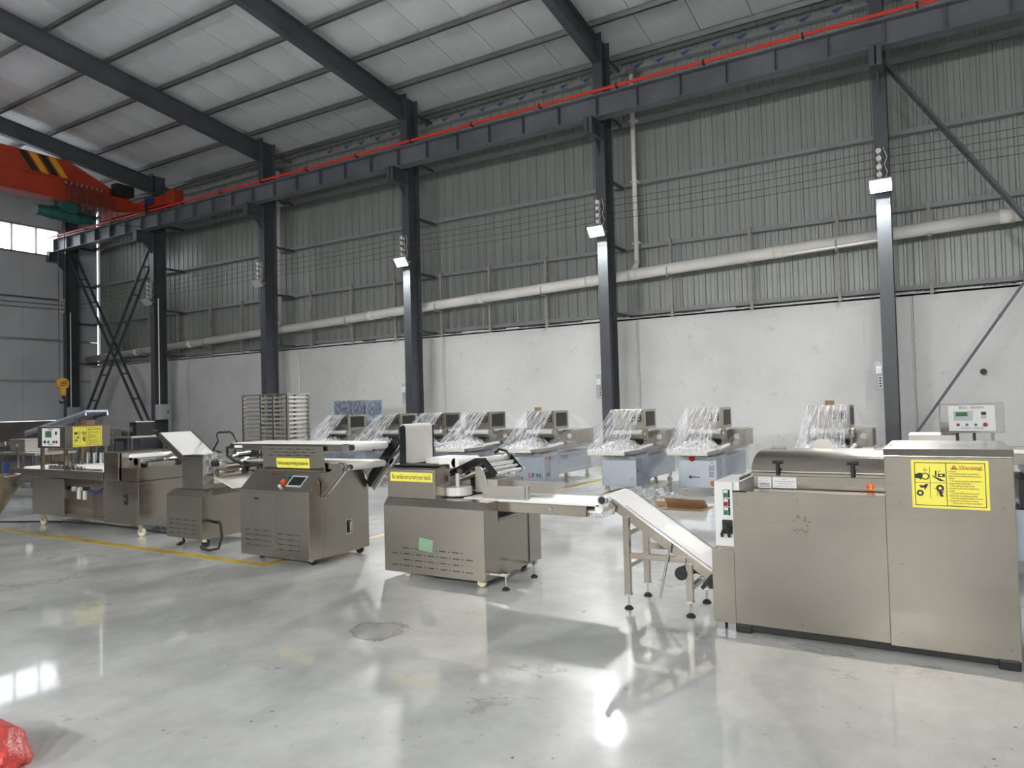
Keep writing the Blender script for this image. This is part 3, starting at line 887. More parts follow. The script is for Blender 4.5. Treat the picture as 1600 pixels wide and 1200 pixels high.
# ================================================================== MACHINES
def warning_label(parent, face, a0, a1, z0, z1, c):
    """yellow warning sticker; (a, z) runs over the face, c = plane."""
    W, H = a1 - a0, z1 - z0
    def bx(m, u0, u1, v0, v1, lift):
        if face == '-y':
            m.box(a0 + u0 * W, a0 + u1 * W, c - lift, c - lift + 0.0008, z0 + v0 * H, z0 + v1 * H)
        else:
            m.box(c + lift - 0.0008, c + lift, a0 + u0 * W, a0 + u1 * W, z0 + v0 * H, z0 + v1 * H)
        return m
    def poly(m, pts, lift):
        P_ = [(a0 + u * W, z0 + v * H) for u, v in pts]
        if face == '-y':
            m.prism(P_, 'y', c - lift, c - lift + 0.0006)
        else:
            m.prism(P_, 'x', c + lift - 0.0006, c + lift)
        return m
    def disc(m, u, v, r, lift, n=16):
        return poly(m, [(u + r * math.cos(2 * math.pi * k / n) * H / W, v + r * math.sin(2 * math.pi * k / n)) for k in range(n)], lift)
    lb = bx(MB(), 0, 1, 0, 1, 0.0015).build('warning_label', 'label_yellow', parent, label='yellow warning sticker with pictograms')
    m = MB()
    t = 0.012
    for r in ((0.04, 0.96, 0.935, 0.95), (0.04, 0.96, 0.05, 0.065), (0.04, 0.05, 0.05, 0.95), (0.95, 0.96, 0.05, 0.95), (0.455, 0.465, 0.05, 0.95)):
        bx(m, *r, 0.0022)
    bx(m, 0.05, 0.455, 0.525, 0.533, 0.0022)
    bx(m, 0.243, 0.249, 0.20, 0.86, 0.0022)
    # pictograms: hand and roller, hand and press, hand and saw, hand and wheel
    poly(m, [(0.05, 0.70), (0.10, 0.73), (0.145, 0.73), (0.135, 0.62), (0.14, 0.58), (0.10, 0.61), (0.05, 0.62)], 0.0022)
    disc(m, 0.185, 0.66, 0.075, 0.0022)
    for p in ([(0.17, 0.76), (0.18, 0.77), (0.178, 0.83), (0.168, 0.83)], [(0.19, 0.765), (0.215, 0.80), (0.21, 0.81), (0.185, 0.775)]):
        poly(m, p, 0.0022)
    poly(m, [(0.27, 0.675), (0.285, 0.68), (0.33, 0.645), (0.36, 0.63), (0.45, 0.565), (0.38, 0.565), (0.32, 0.62)], 0.0022)
    poly(m, [(0.315, 0.78), (0.335, 0.78), (0.335, 0.66), (0.315, 0.66)], 0.0022)
    bx(m, 0.35, 0.445, 0.65, 0.72, 0.0022)
    poly(m, [(0.345, 0.74), (0.355, 0.74), (0.385, 0.78), (0.375, 0.785)], 0.0022)
    poly(m, [(0.095, 0.475), (0.16, 0.465), (0.18, 0.50), (0.225, 0.50), (0.18, 0.385), (0.165, 0.385), (0.17, 0.42), (0.12, 0.42)], 0.0022)
    disc(m, 0.11, 0.31, 0.065, 0.0022)
    disc(m, 0.375, 0.42, 0.072, 0.0022)
    poly(m, [(0.35, 0.35), (0.43, 0.35), (0.40, 0.31), (0.42, 0.245), (0.375, 0.245)], 0.0022)
    poly(m, [(0.335, 0.40), (0.343, 0.40), (0.343, 0.25), (0.335, 0.25)], 0.0022)
    poly(m, [(0.30, 0.42), (0.325, 0.405), (0.32, 0.40), (0.285, 0.41)], 0.0022)
    m.build('pictograms', 'ink_black', lb)
    m = MB()
    disc(m, 0.185, 0.66, 0.052, 0.003)
    disc(m, 0.11, 0.31, 0.028, 0.003)
    disc(m, 0.375, 0.42, 0.03, 0.003)
    bx(m, 0.375, 0.41, 0.67, 0.70, 0.003)
    m.build('pictogram_gaps', 'label_yellow', lb)
    poly(MB(), [(0.52, 0.81), (0.61, 0.81), (0.565, 0.91)], 0.0024).build('hazard_triangle', 'ink_red', lb)
    def at(u, v, l):
        return (a0 + u * W, c - l, z0 + v * H) if face == '-y' else (c + l, a0 + u * W, z0 + v * H)
    text('!', at(0.565, 0.845, 0.0035), 0.085 * H, 'paper', lb, face, bold=0.0004)
    text('Warning!', at(0.775, 0.855, 0.003), 0.11 * H, 'ink_red', lb, face, width=0.29 * W)
    lines = ['   1. Electric work must be installed with leakage', 'protection.', '   2. Professional operator is speed and pls', 'repair the buff and sealing when operating the', 'machine.', '   3. The operator must wear active clothes to', 'prevent strapping of the hands.', '   4. Stop picking and repair test the', 'transmission parts when the machine is in', 'running.', '   5. Pls power off the power and stop the', 'machine when dis-stacking and cleaning.', '   6. No disassembling for unskilled person and', 'not stop when the machine is in running.', '   7. Different parts, its danger will be different', 'pls care.']
    text('\n'.join(lines), at(0.49, 0.45, 0.003), 0.05 * H, 'ink_brown', lb, face, width=0.44 * W, align='LEFT')
    return lb
def button(parent, p, mat, r=0.011, face='-y', plate=True):
    p = Vector(p)
    d = Vector((0, -1, 0)) if face == '-y' else Vector((1, 0, 0))
    o = MB().cyl(p, p + d * 0.006, r * 1.25, n=16).build('button_collar', 'chrome', parent)
    MB().cyl(p + d * 0.006, p + d * 0.018, r, n=16).build('push_button', mat, o)
    return o

# ------------------------------------------------------------------ big mixer on the right
MY = 5.17
mx_ = thing('dough_mixer', (-0.5, MY, 0), 'large stainless steel dough mixer with yellow warning sticker and curved lid', 'mixer')
MB().box(-1.303, -0.3355, MY + 0.0005, MY + 0.012, 0.065, 0.998).build('front_panel', 'stainless', mx_, 0.003)
MB().box(-0.336, 0.348, MY - 0.001, MY + 0.012, 0.055, 1.255).build('front_panel', 'stainless', mx_, 0.003)
MB().box(0.336, 0.348, MY + 0.012, 6.14, 0.055, 1.255).build('side_panel', 'stainless', mx_, 0.002)
MB().box(-1.30, -1.29, MY + 0.012, 6.1, 0.065, 0.985).build('side_panel', 'stainless', mx_, 0.002)
MB().box(-0.336, -0.326, MY + 0.012, 6.14, 0.9, 1.255).build('side_panel', 'stainless', mx_, 0.002)
MB().box(-1.29, 0.336, 6.10, 6.11, 0.065, 1.0).build('back_panel', 'stainless', mx_)
MB().box(-1.30, -0.336, MY, MY + 0.16, 0.986, 0.998).box(-1.30, -1.2, MY, 6.1, 0.986, 0.997).build('top_ledge', 'stainless', mx_, 0.002)
lid = MB().prism([(MY - 0.008, 1.255), (MY - 0.008, 1.259), (MY + 0.035, 1.30), (6.15, 1.30), (6.15, 1.255)], 'x', -0.34, 0.353).build('cover', 'stainless', mx_, 0.004)
MB().box(-0.322, -0.30, MY + 0.30, MY + 0.36, 1.30, 1.312).build('hinge', 'chrome', lid)
# hopper with curved lid
hx0, hx1 = -1.20, -0.338
MB().box(hx0, hx1, 5.38, 6.0, 0.90, 1.10).build('hopper', 'stainless', mx_, 0.004)
MB().box(hx0 - 0.012, hx1, 5.355, 5.395, 1.09, 1.112).build('hopper_rim', 'stainless', mx_, 0.003)
pr = [(5.365, 1.113)]
for k in range(0, 11):
    a = R(175 - 8.5 * k)
    pr.append((5.72 + 0.355 * math.cos(a), 1.113 + 0.135 * math.sin(a)))
pr += [(6.0, 1.248), (6.0, 1.113)]
hl = MB().prism(pr, 'x', hx0 - 0.008, hx1 - 0.002).build('curved_lid', 'stainless', mx_, 0.003)
for x in (-1.02, -0.535):
    k_ = MB().cyl((x, 5.35, 1.095), (x, 5.35, 1.185), 0.014, n=10).build('clamp_knob', 'black', mx_)
    MB().cyl((x - 0.036, 5.35, 1.19), (x + 0.036, 5.35, 1.19), 0.013, n=10).build('cross_grip', 'black', k_)
MB().box(-1.16, -1.06, 5.86, 5.92, 1.245, 1.268).build('lid_hinge', 'chrome', mx_, 0.004)
MB().box(-0.44, -0.345, 5.86, 5.92, 1.245, 1.268).build('lid_hinge', 'chrome', mx_, 0.004)
MB().prism([(-0.88, 1.24), (-0.74, 1.24), (-0.735, 1.275), (-0.76, 1.315), (-0.85, 1.315), (-0.875, 1.28)], 'y', 6.0, 6.012).build('lid_stop', 'stainless_matte', mx_)
n1 = MB().box(-1.165, -1.075, 5.3785, 5.381, 1.0, 1.078).build('notice', 'paper', mx_)
text('Troubleshooting', (-1.12, 5.378, 1.066), 0.009, 'ink_black', n1)
text('Problem handling\nInstructions', (-1.158, 5.378, 1.045), 0.009, 'ink_blue', n1, align='LEFT')
mm = MB()
for k in range(3):
    mm.box(-1.158, -1.085, 5.3778, 5.3786, 1.008 + 0.010 * k, 1.0125 + 0.010 * k)
mm.build('print', 'ink_black', n1)
n2 = MB().box(-1.065, -0.905, 5.3785, 5.381, 1.003, 1.078).build('notice', 'paper', mx_)
text('Notes', (-0.985, 5.378, 1.066), 0.012, 'ink_blue', n2)
text('1. Regularly clean the spraying surface', (-0.985, 5.378, 1.050), 0.010, 'ink_blue', n2, width=0.145)
text('without leaving the stand', (-0.985, 5.378, 1.034), 0.010, 'ink_black', n2, width=0.09)
text('2. oil lubricating of daily 1 - 2 times', (-0.985, 5.378, 1.016), 0.010, 'ink_black', n2, width=0.135)
dsc = MB().cyl((-0.435, 5.378, 1.03), (-0.435, 5.382, 1.03), 0.026, n=24).build('number_sticker', 'btn_orange', mx_)
text('2', (-0.435, 5.376, 1.03), 0.045, 'label_yellow', dsc)
warning_label(mx_, '-y', -0.184, 0.223, 0.937, 1.235, MY - 0.001)
screws(mx_, [(-1.275, MY, 0.90), (-0.87, MY, 0.945), (-0.255, MY, 0.965), (0.29, MY, 0.952), (-1.27, MY, 0.185), (-0.865, MY, 0.105), (-0.255, MY, 0.57), (-0.265, MY, 0.135), (0.30, MY, 0.115)], r=0.007)
# scuffed sticker remains on the front
mm = MB()
q = random.Random(5)
for k in range(16):
    x, z = -0.90 + q.uniform(0, 0.10), 0.73 + q.uniform(0, 0.12)
    mm.bar((x, MY - 0.0006, z), (x + q.uniform(0.006, 0.024), MY - 0.0006, z - q.uniform(0.004, 0.016)), 0.0006, 0.005, (0, 0, 1))
mm.build('glue_residue', 'concrete', mx_)
for x, y in ((-1.25, MY + 0.08), (0.29, MY + 0.06), (-1.25, 6.0), (0.29, 6.0)):
    MB().box(x - 0.06, x + 0.05, y - 0.075, y + 0.06, 0.0, 0.06).build('rubber_block', 'black', mx_, 0.008)
MB().box(-1.29, 0.33, MY + 0.016, 6.05, 0.018, 0.09).build('base_gap_shade', 'black', mx_)  # black slab set close behind the panel paints the shade in the gap below
# lower side cabinet and white control cabinet
sc_ = MB().box(-1.462, -1.304, MY + 0.005, 5.70, 0.06, 0.575).build('side_cabinet', 'stainless', mx_, 0.003)
for x in (-1.45, -1.37):
    MB().box(x, x + 0.06, MY + 0.03, 5.68, 0.0, 0.06).build('runner', 'galvanised', sc_)
cc = MB().box(-1.428, -1.256, MY + 0.02, 5.67, 0.60, 1.06).build('control_cabinet', 'cabinet_white', mx_, 0.004, label='white powder-coated control cabinet')
MB().box(-1.428, -1.30, MY + 0.0, MY + 0.018, 0.602, 1.058).build('cabinet_door', 'cabinet_white', cc, 0.003)
MB().box(-1.425, -1.30, MY + 0.02, 5.66, 0.575, 0.60).build('plinth', 'stainless', cc)
MB().box(-1.285, -1.262, MY + 0.06, 5.62, 1.06, 1.085).build('top_rail', 'galvanised', cc)
for z, mt in ((0.966, 'btn_green'), (0.903, 'btn_red'), (0.842, 'btn_green')):
    MB().box(-1.366, -1.318, MY - 0.002, MY, z - 0.02, z + 0.036).build('button_plate', 'black', cc)
    MB().box(-1.362, -1.332, MY - 0.004, MY - 0.002, z + 0.015, z + 0.032).build('legend', 'paper', cc)
    button(cc, (-1.346, MY - 0.002, z), mt, 0.015)
MB().box(-1.377, -1.305, MY - 0.012, MY, 0.69, 0.79).build('isolator_switch', 'black', cc, 0.004)
MB().cyl((-1.34, MY - 0.03, 0.74), (-1.34, MY - 0.012, 0.74), 0.026, n=18).box(-1.347, -1.333, MY - 0.045, MY - 0.03, 0.715, 0.765).build('rotary_handle', 'rubber', cc)
for x in (-1.365, -1.315):
    MB().tube([(x, MY - 0.02, 0.72), (x - 0.01, MY - 0.035, 0.69), (x - 0.006, MY - 0.035, 0.672)], 0.011, 8).build('cable_gland', 'black', cc)

# ------------------------------------------------------------------ inclined feed conveyor
ic = thing('incline_conveyor', (-2.0, 5.6, 0), 'small stainless inclined conveyor with white belt leaning towards the mixer', 'conveyor')
A, Bp = Vector((-2.33, 0, 0.835)), Vector((-1.515, 0, 0.310))
for y in (5.395, 5.835):
    MB().bar((A.x, y, A.z), (Bp.x, y, Bp.z), 0.022, 0.075, (0, 0, 1)).build('side_rail', 'stainless', ic, 0.003)
dn = Vector((A.z - Bp.z, 0, Bp.x - A.x)).normalized()
dn = Vector((0.542, 0, 0.840))
def slopept(f, y, off): 
    p = A + (Bp - A) * f
    return (p.x + dn.x * off, y, p.z + dn.z * off)
m = MB()
m.add([slopept(-0.04, 5.41, 0.045), slopept(-0.04, 5.82, 0.045), slopept(1.0, 5.82, 0.045), slopept(1.0, 5.41, 0.045), slopept(-0.04, 5.41, 0.035), slopept(-0.04, 5.82, 0.035), slopept(1.0, 5.82, 0.035), slopept(1.0, 5.41, 0.035)],
      [(0, 3, 2, 1), (4, 5, 6, 7), (0, 1, 5, 4), (1, 2, 6, 5), (2, 3, 7, 6), (3, 0, 4, 7)])
m.build('belt', 'belt_white', ic)
for y in (5.40, 5.825):
    MB().bar(slopept(0.12, y, 0.052), slopept(0.95, y, 0.050), 0.003, 0.004).build('belt_edge_guide', 'ink_blue', ic)
m = MB()
m.add([slopept(0.5, 5.43, 0.0465), slopept(0.42, 5.60, 0.0465), slopept(0.55, 5.81, 0.0465), slopept(0.85, 5.80, 0.0465), slopept(0.8, 5.5, 0.0465)], [(0, 1, 2, 3, 4)])
m.build('clear_sheet', 'belt_cream', ic)
MB().cyl((-2.385, 5.38, 0.855), (-2.385, 5.85, 0.855), 0.038, n=20).build('head_roller', 'belt_white', ic, smooth=True)
MB().cyl((-2.385, 5.345, 0.855), (-2.385, 5.38, 0.855), 0.040, n=20).build('roller_cap', 'galvanised', ic)
MB().cyl((-2.385, 5.342, 0.855), (-2.385, 5.346, 0.855), 0.030, n=20).build('roller_bearing', 'black', ic)
MB().tube([(-2.33, 5.37, 0.84), (-2.28, 5.36, 0.80), (-2.30, 5.36, 0.75)], 0.012, 8).build('tension_bolt', 'chrome', ic)
MB().cyl((-1.535, 5.41, 0.29), (-1.535, 5.82, 0.29), 0.032, n=18).build('tail_roller', 'galvanised', ic)
MB().cyl((-1.52, 5.36, 0.275), (-1.52, 5.383, 0.275), 0.04, n=18).build('tail_bearing', 'black', ic)
MB().cyl((-1.74, 5.40, 0.325), (-1.74, 5.78, 0.325), 0.05, n=18).cyl((-1.755, 5.36, 0.325), (-1.755, 5.41, 0.325), 0.05, n=18).build('drive_motor', 'black', ic)
MB().bar((-1.70, 5.5, 0.34), (-1.48, 5.5, 0.28), 0.06, 0.04).build('motor_mount', 'stainless', ic)
MB().bar((-1.52, 5.37, 0.33), (-1.60, 5.37, 0.23), 0.012, 0.03).build('tail_lever', 'black', ic)
for (x, zt) in ((-2.195, 0.73), (-1.695, 0.40)):
    for y in (5.385, 5.815):
        MB().box(x - 0.025, x + 0.025, y - 0.022, y + 0.022, 0.115, zt).build('leg', 'stainless', ic, 0.003)
        foot(ic, x, y, 0.12)
for y in (5.385, 5.815):
    MB().box(-2.17, -1.72, y - 0.018, y + 0.018, 0.405 + (0.0), 0.45).build('stretcher', 'stainless', ic, 0.002)
for z in (0.34, 0.60):
    MB().box(-2.215, -2.175, 5.407, 5.793, z - 0.018, z + 0.018).build('cross_bar', 'stainless', ic, 0.002)
MB().box(-1.715, -1.675, 5.407, 5.793, 0.20, 0.235).build('cross_bar', 'stainless', ic, 0.002)
MB().cyl((-1.83, 5.36, 0.545), (-1.915, 5.33, 0.135), 0.010, n=10).build('hanging_rod', 'chrome', ic)

# ------------------------------------------------------------------ cutter with vertical belt
ct = thing('dough_cutter', (-4.1, 5.4, 0), 'stainless dough cutting machine with upright white belt and side conveyor', 'machine')
F4 = 5.39
x0, x1 = -4.73, -3.56
MB().prism([(F4, 0.062), (F4, 0.70), (F4 + 0.055, 0.766), (5.63, 0.766), (5.63, 0.062)], 'x', x0, x1).build('front_housing', 'stainless', ct, 0.004)
MB().box(x0, x1 - 0.006, 5.63, 6.20, 0.065, 0.575).build('lower_housing', 'stainless', ct, 0.003)
MB().box(x0, x1, 6.20, 6.44, 0.07, 0.655).build('rear_housing', 'stainless', ct, 0.004)
MB().box(x0, x1 - 0.06, 5.63, 6.20, 0.58, 0.70).build('dark_cavity', 'black', ct)
MB().box(x1 - 0.07, x1 + 0.01, 5.64, 6.19, 0.578, 0.60).build('crumb_tray', 'galvanised', ct, 0.003)
MB().box(x0, -3.9, 5.63, 6.44, 0.70, 0.764).build('deck', 'stainless', ct, 0.002)
hd = MB().prism([(F4 + 0.06, 0.766), (F4 + 0.06, 1.04), (F4 + 0.075, 1.055), (5.60, 1.08), (5.69, 1.08), (5.69, 0.766)], 'x', x0 + 0.005, -4.14).build('head_housing', 'stainless', ct, 0.004)
MB().box(x0 + 0.01, -4.15, 5.52, 5.685, 1.072, 1.085).build('head_top', 'black', hd)
lb = MB().box(-4.685, -4.17, F4 + 0.0575, F4 + 0.0602, 0.928, 1.016).build('caution_label', 'label_yellow', ct, label='yellow caution strip with black lettering')
text('Be careful not to hurt your hands', (-4.4275, F4 + 0.0565, 0.972), 0.068, 'ink_black', lb, width=0.47)
MB().cbox((-4.22, F4 - 0.0008, 0.345), (0.165, 0.0015, 0.115), (0, R(7), 0)).build('tape_patch', 'tape_green', ct, label='pale green tape patch')
for k, (a, b_) in enumerate(((-4.50, -3.76), (-4.635, -3.67), (-4.495, -3.76), (-4.635, -3.67))):
    slots(ct, '-y', a, b_, 0.300 - 0.056 * k, 1, 0.05, F4)
screws(ct, [(-4.23, F4 + 0.06, 0.81), (-4.16, F4, 0.085)], r=0.006)
screws(ct, [(x1, 5.60, 0.50), (x1, 5.60, 0.2), (x1, 6.3, 0.16), (x1, 6.3, 0.56)], '+x', 0.006)
MB().box(x1, x1 + 0.003, 6.195, 6.2, 0.07, 0.6).build('seam', 'black', ct)
caster(ct, -4.55, 5.5, 0.07, 'caster_cream', 0.035, 0.3)
caster(ct, -3.66, 5.46, 0.075, 'caster_cream', 0.045, 0.2)
caster(ct, -4.55, 6.3, 0.075, 'caster_cream', 0.04, 0.4)
caster(ct, -3.68, 6.25, 0.085, 'rubber', 0.042, 1.2)
for y in (5.455, 5.97):
    MB().box(x1 - 0.02, -3.36, y - 0.025, y + 0.025, 0.125, 0.14).build('foot_bracket', 'chrome', ct)
    foot(ct, -3.385, y, 0.15, 0.035)
# upright belt
vb = MB().box(-4.765, -4.705, 5.70, 6.16, 0.77, 1.42)
vb.cyl((-4.735, 5.70, 1.43), (-4.735, 6.16, 1.43), 0.03, n=16)
vbo = vb.build('upright_frame', 'black', ct, 0.003)
m = MB()
pts = [(-4.695, 1.07)]
for k in range(9):
    a = R(180 * k / 8)
    pts.append((-4.735 + 0.040 * math.cos(a), 1.435 + 0.04 * math.sin(a)))
pts += [(-4.775, 1.07), (-4.77, 1.07)] 
for k in range(9):
    a = R(180 - 180 * k / 8)
    pts.append((-4.735 + 0.035 * math.cos(a), 1.435 + 0.035 * math.sin(a)))
pts.append((-4.70, 1.07))
m.prism(pts, 'y', 5.712, 6.15)
m.build('upright_belt', 'belt_cream', ct)
MB().box(-4.766, -4.692, 5.688, 5.70, 1.06, 1.45).build('upright_side_plate', 'black_gloss', ct, 0.004)
MB().box(-4.766, -4.692, 6.162, 6.174, 1.06, 1.45).build('upright_side_plate', 'black_gloss', ct, 0.004)
# infeed belt heading right from the upright
MB().box(-4.69, -4.31, 6.02, 6.42, 1.01, 1.11).cyl((-4.31, 6.02, 1.06), (-4.31, 6.42, 1.06), 0.051, n=18).build('infeed_belt', 'belt_white', ct, smooth=False)
MB().prism([(-4.50, 1.035), (-4.16, 0.955), (-4.16, 0.945), (-4.50, 1.02)], 'y', 5.72, 5.98).build('dough_chute', 'stainless_matte', ct)
MB().box(-4.70, -4.22, 5.74, 6.0, 0.77, 0.94).build('drive_housing', 'stainless_matte', ct, 0.004)
MB().box(-4.25, -3.92, 6.20, 6.22, 0.77, 0.97).build('rear_guard', 'stainless_matte', ct, 0.003)
MB().box(-4.70, -4.35, 6.05, 6.40, 0.77, 1.01).build('infeed_support', 'stainless_matte', ct, 0.004)
MB().box(-4.62, -3.95, 6.44, 6.70, 1.0, 1.07).build('rear_belt', 'belt_white', ct)
# roller arm
for y in (5.86, 6.36):
    MB().prism([(-4.34, 0.90), (-4.36, 0.96), (-3.95, 1.13), (-3.84, 1.135), (-3.70, 0.985), (-3.735, 0.955), (-3.87, 1.08), (-4.27, 0.90)], 'y', y - 0.012, y + 0.012).build('arm_plate', 'black_gloss', ct, 0.003)
MB().cyl((-3.88, 5.87, 1.105), (-3.88, 6.35, 1.105), 0.036, n=18).build('press_roller', 'belt_white', ct, smooth=True)
for k in range(3):
    x, z = -3.815 + 0.045 * k, 1.065 - 0.04 * k
    MB().cyl((x, 5.85, z), (x, 6.40, z), 0.017, n=12).build('guide_roller', 'plastic_white', ct, smooth=True)
MB().prism([(-4.28, 0.88), (-3.80, 1.06), (-3.795, 1.05), (-4.275, 0.87)], 'y', 5.89, 6.33).build('belt_underside', 'belt_cream', ct)
MB().tube([(-4.0, 6.3, 1.15), (-3.95, 6.3, 1.19), (-3.86, 6.3, 1.17), (-3.82, 6.3, 1.11)], 0.014, 8).build('pull_handle', 'black', ct)
MB().prism([(-3.95, 0.80), (-3.95, 1.05), (-3.88, 1.05), (-3.84, 0.98), (-3.80, 0.84), (-3.84, 0.80)], 'y', 5.845, 5.855).build('arm_bracket', 'stainless_matte', ct, 0.002)
MB().box(-3.84, -3.70, 5.86, 6.3, 0.85, 0.93).build('knife_block', 'stainless_matte', ct, 0.004)
for k in range(2):
    MB().cyl((-4.26 + 0.13 * k, 5.835, 0.945 + 0.05 * k), (-4.26 + 0.13 * k, 5.85, 0.945 + 0.05 * k), 0.03, n=14).build('eccentric_bolt', 'galvanised', ct)
# white turntable disc
MB().lathe((-4.10, 5.76, 0.775), [(0.13, 0), (0.142, 0.008), (0.142, 0.075), (0.134, 0.085)], 32).build('turning_disc', 'plastic_white', ct)
MB().cyl((-4.10, 5.76, 0.86), (-4.10, 5.76, 0.985), 0.020, n=14).build('disc_shaft', 'plastic_white', ct)
MB().box(-4.135, -4.06, 5.90, 5.92, 0.77, 0.86).build('scraper', 'black', ct)
# discharge conveyor
MB().box(x1 - 0.0, -2.655, 5.62, 5.64, 0.665, 0.757).build('conveyor_rail', 'stainless', ct, 0.004)
MB().box(-2.665, -2.655, 5.62, 5.70, 0.665, 0.757).build('rail_end', 'stainless', ct, 0.003)
MB().box(x1 - 0.0, -2.655, 6.16, 6.18, 0.665, 0.757).build('conveyor_rail', 'stainless', ct, 0.004)
MB().box(-3.95, -2.55, 5.645, 6.155, 0.755, 0.772).cyl((-2.55, 5.645, 0.735), (-2.55, 6.155, 0.735), 0.037, n=18).box(-3.5, -2.56, 5.66, 6.14, 0.698, 0.712).build('discharge_belt', 'belt_white', ct)
for x, s_ in ((-3.0, 1),):
    MB().cyl((x, 5.612, 0.715), (x, 5.622, 0.715), 0.012, n=10).build('rail_bolt', 'chrome', ct)
MB().prism([(-3.77, 0.762), (-3.77, 0.885), (-3.30, 0.895), (-3.30, 0.775)], 'y', 5.70, 5.71).box(-3.31, -3.275, 5.70, 5.74, 0.775, 0.893).build('side_guide', 'stainless_matte', ct, 0.002)
MB().box(-3.72, -3.21, 6.10, 6.11, 0.775, 0.895).build('side_guide', 'stainless_matte', ct, 0.002)

# ------------------------------------------------------------------ pressing machine with twin belts
pm = thing('noodle_press', (-6.2, 5.35, 0), 'stainless noodle press with two stacked white belts, touch screen and yellow nameplate', 'machine')
F3 = 5.33
x0, x1 = -6.775, -5.70
MB().prism([(F3, 0.065), (F3, 0.785), (5.535, 0.975), (6.24, 0.975), (6.24, 0.065)], 'x', x0, x1).build('housing', 'stainless', pm, 0.005)
dr = MB().box(-6.71, -6.20, F3 - 0.004, F3, 0.13, 0.755).build('door', 'stainless', pm, 0.002)
MB().box(-6.54, -6.465, F3 - 0.006, F3 - 0.003, 0.68, 0.70).build('finger_slot', 'black', dr, 0.002)
for k in range(4):
    slots(pm, '-y', -6.69 + 0.01 * (k % 2), -6.24, 0.345 - 0.055 * k, 1, 0.05, F3 - 0.0042)
    slots(pm, '-y', -6.17 + 0.01 * (k % 2), -5.84, 0.325 - 0.055 * k, 1, 0.05, F3)
# touch screen on the sloping console (slope direction y/z)
sl = Vector((0, 0.205, 0.19)).normalized()
nn = Vector((0, -0.19, 0.205)).normalized()
def con(x, s_, l):                                  # point on the console: s_ metres up the slope
    p = Vector((x, F3, 0.785)) + sl * s_ + nn * l
    return p
def conbox(xa, xb, sa, sb, l0, l1):
    m = MB()
    vs = [con(xa, sa, l0), con(xb, sa, l0), con(xb, sb, l0), con(xa, sb, l0), con(xa, sa, l1), con(xb, sa, l1), con(xb, sb, l1), con(xa, sb, l1)]
    return m.add(vs, [(0, 3, 2, 1), (4, 5, 6, 7), (0, 1, 5, 4), (1, 2, 6, 5), (2, 3, 7, 6), (3, 0, 4, 7)])
sn = conbox(-6.09, -5.86, 0.06, 0.215, 0.0, 0.008).build('screen_bezel', 'box_grey', pm, 0.002)
conbox(-6.07, -5.875, 0.078, 0.195, 0.008, 0.009).build('touch_screen', 'screen', sn)
for (x, s_, mt, r_) in ((-6.16, 0.115, 'btn_orange', 0.028), (-6.155, 0.20, 'btn_green', 0.014), (-6.16, 0.05, 'plastic_white', 0.016)):
    MB().cyl(con(x, s_, 0.0), con(x, s_, 0.03), r_, n=18).build('push_button', mt, pm)
MB().cyl(con(-6.43, 0.235, 0), con(-6.43, 0.235, 0.01), 0.012, n=12).build('pilot_lamp', 'btn_red', pm)
# back plate with vents and nameplate
bp = MB().prism([(5.60, 0.972), (5.575, 1.25), (5.585, 1.25), (5.615, 0.972)], 'x', -6.70, -5.735).build('belt_guard_plate', 'stainless', pm, 0.002)
MB().box(-6.72, -5.73, 5.53, 5.61, 0.972, 0.99).build('guard_foot', 'stainless', pm, 0.003)
def gp(z): return 5.60 - 0.09 * (z - 0.972)
lb = MB().prism([(gp(1.01) - 0.002, 1.005), (gp(1.11) - 0.002, 1.115), (gp(1.11), 1.115), (gp(1.01), 1.005)], 'x', -6.475, -5.955).build('nameplate', 'label_yellow', pm, label='yellow nameplate with black lettering')
text('Noodle pressing and forming production line', (-6.215, gp(1.06) - 0.0035, 1.06), 0.062, 'ink_black', lb, width=0.48)
for k, (a, b_) in enumerate(((-6.58, -5.85), (-6.50, -5.84), (-6.60, -5.88))):
    slots(pm, '-y', a, b_, 1.215 - 0.035 * k, 1, 0.05, gp(1.215 - 0.035 * k) - 0.001)
screws(pm, [(-6.66, 5.575, 1.235), (-6.63, 5.575, 1.235), (-6.22, 5.575, 1.235), (-5.78, 5.575, 1.235), (-6.66, 5.585, 1.12), (-5.78, 5.59, 1.02)], r=0.007)
# upper belt
MB().box(-7.27, -5.42, 5.615, 5.635, 1.195, 1.268).build('upper_rail', 'stainless', pm, 0.003)
MB().box(-7.27, -5.42, 6.165, 6.185, 1.195, 1.268).build('upper_rail', 'stainless', pm, 0.003)
MB().box(-7.28, -5.36, 5.637, 6.163, 1.262, 1.276).cyl((-5.36, 5.645, 1.235), (-5.36, 6.16, 1.235), 0.04, n=20).cyl((-7.28, 5.645, 1.238), (-7.28, 6.16, 1.238), 0.037, n=20).box(-7.2, -5.4, 5.66, 6.14, 1.196, 1.206).build('upper_belt', 'belt_white', pm)
for y in (5.625, 6.175):
    MB().cyl((-5.36, y - 0.012, 1.235), (-5.36, y + 0.012, 1.235), 0.032, n=18).build('roller_bearing', 'black', pm)
    MB().cyl((-7.28, y - 0.012, 1.238), (-7.28, y + 0.012, 1.238), 0.030, n=18).build('roller_bearing', 'black', pm)
MB().box(-5.47, -5.38, 5.60, 5.618, 1.185, 1.275).build('tensioner', 'chrome', pm, 0.003)
MB().box(-7.22, -7.08, 5.606, 5.614, 1.22, 1.25).build('tensioner', 'plastic_white', pm, 0.002)
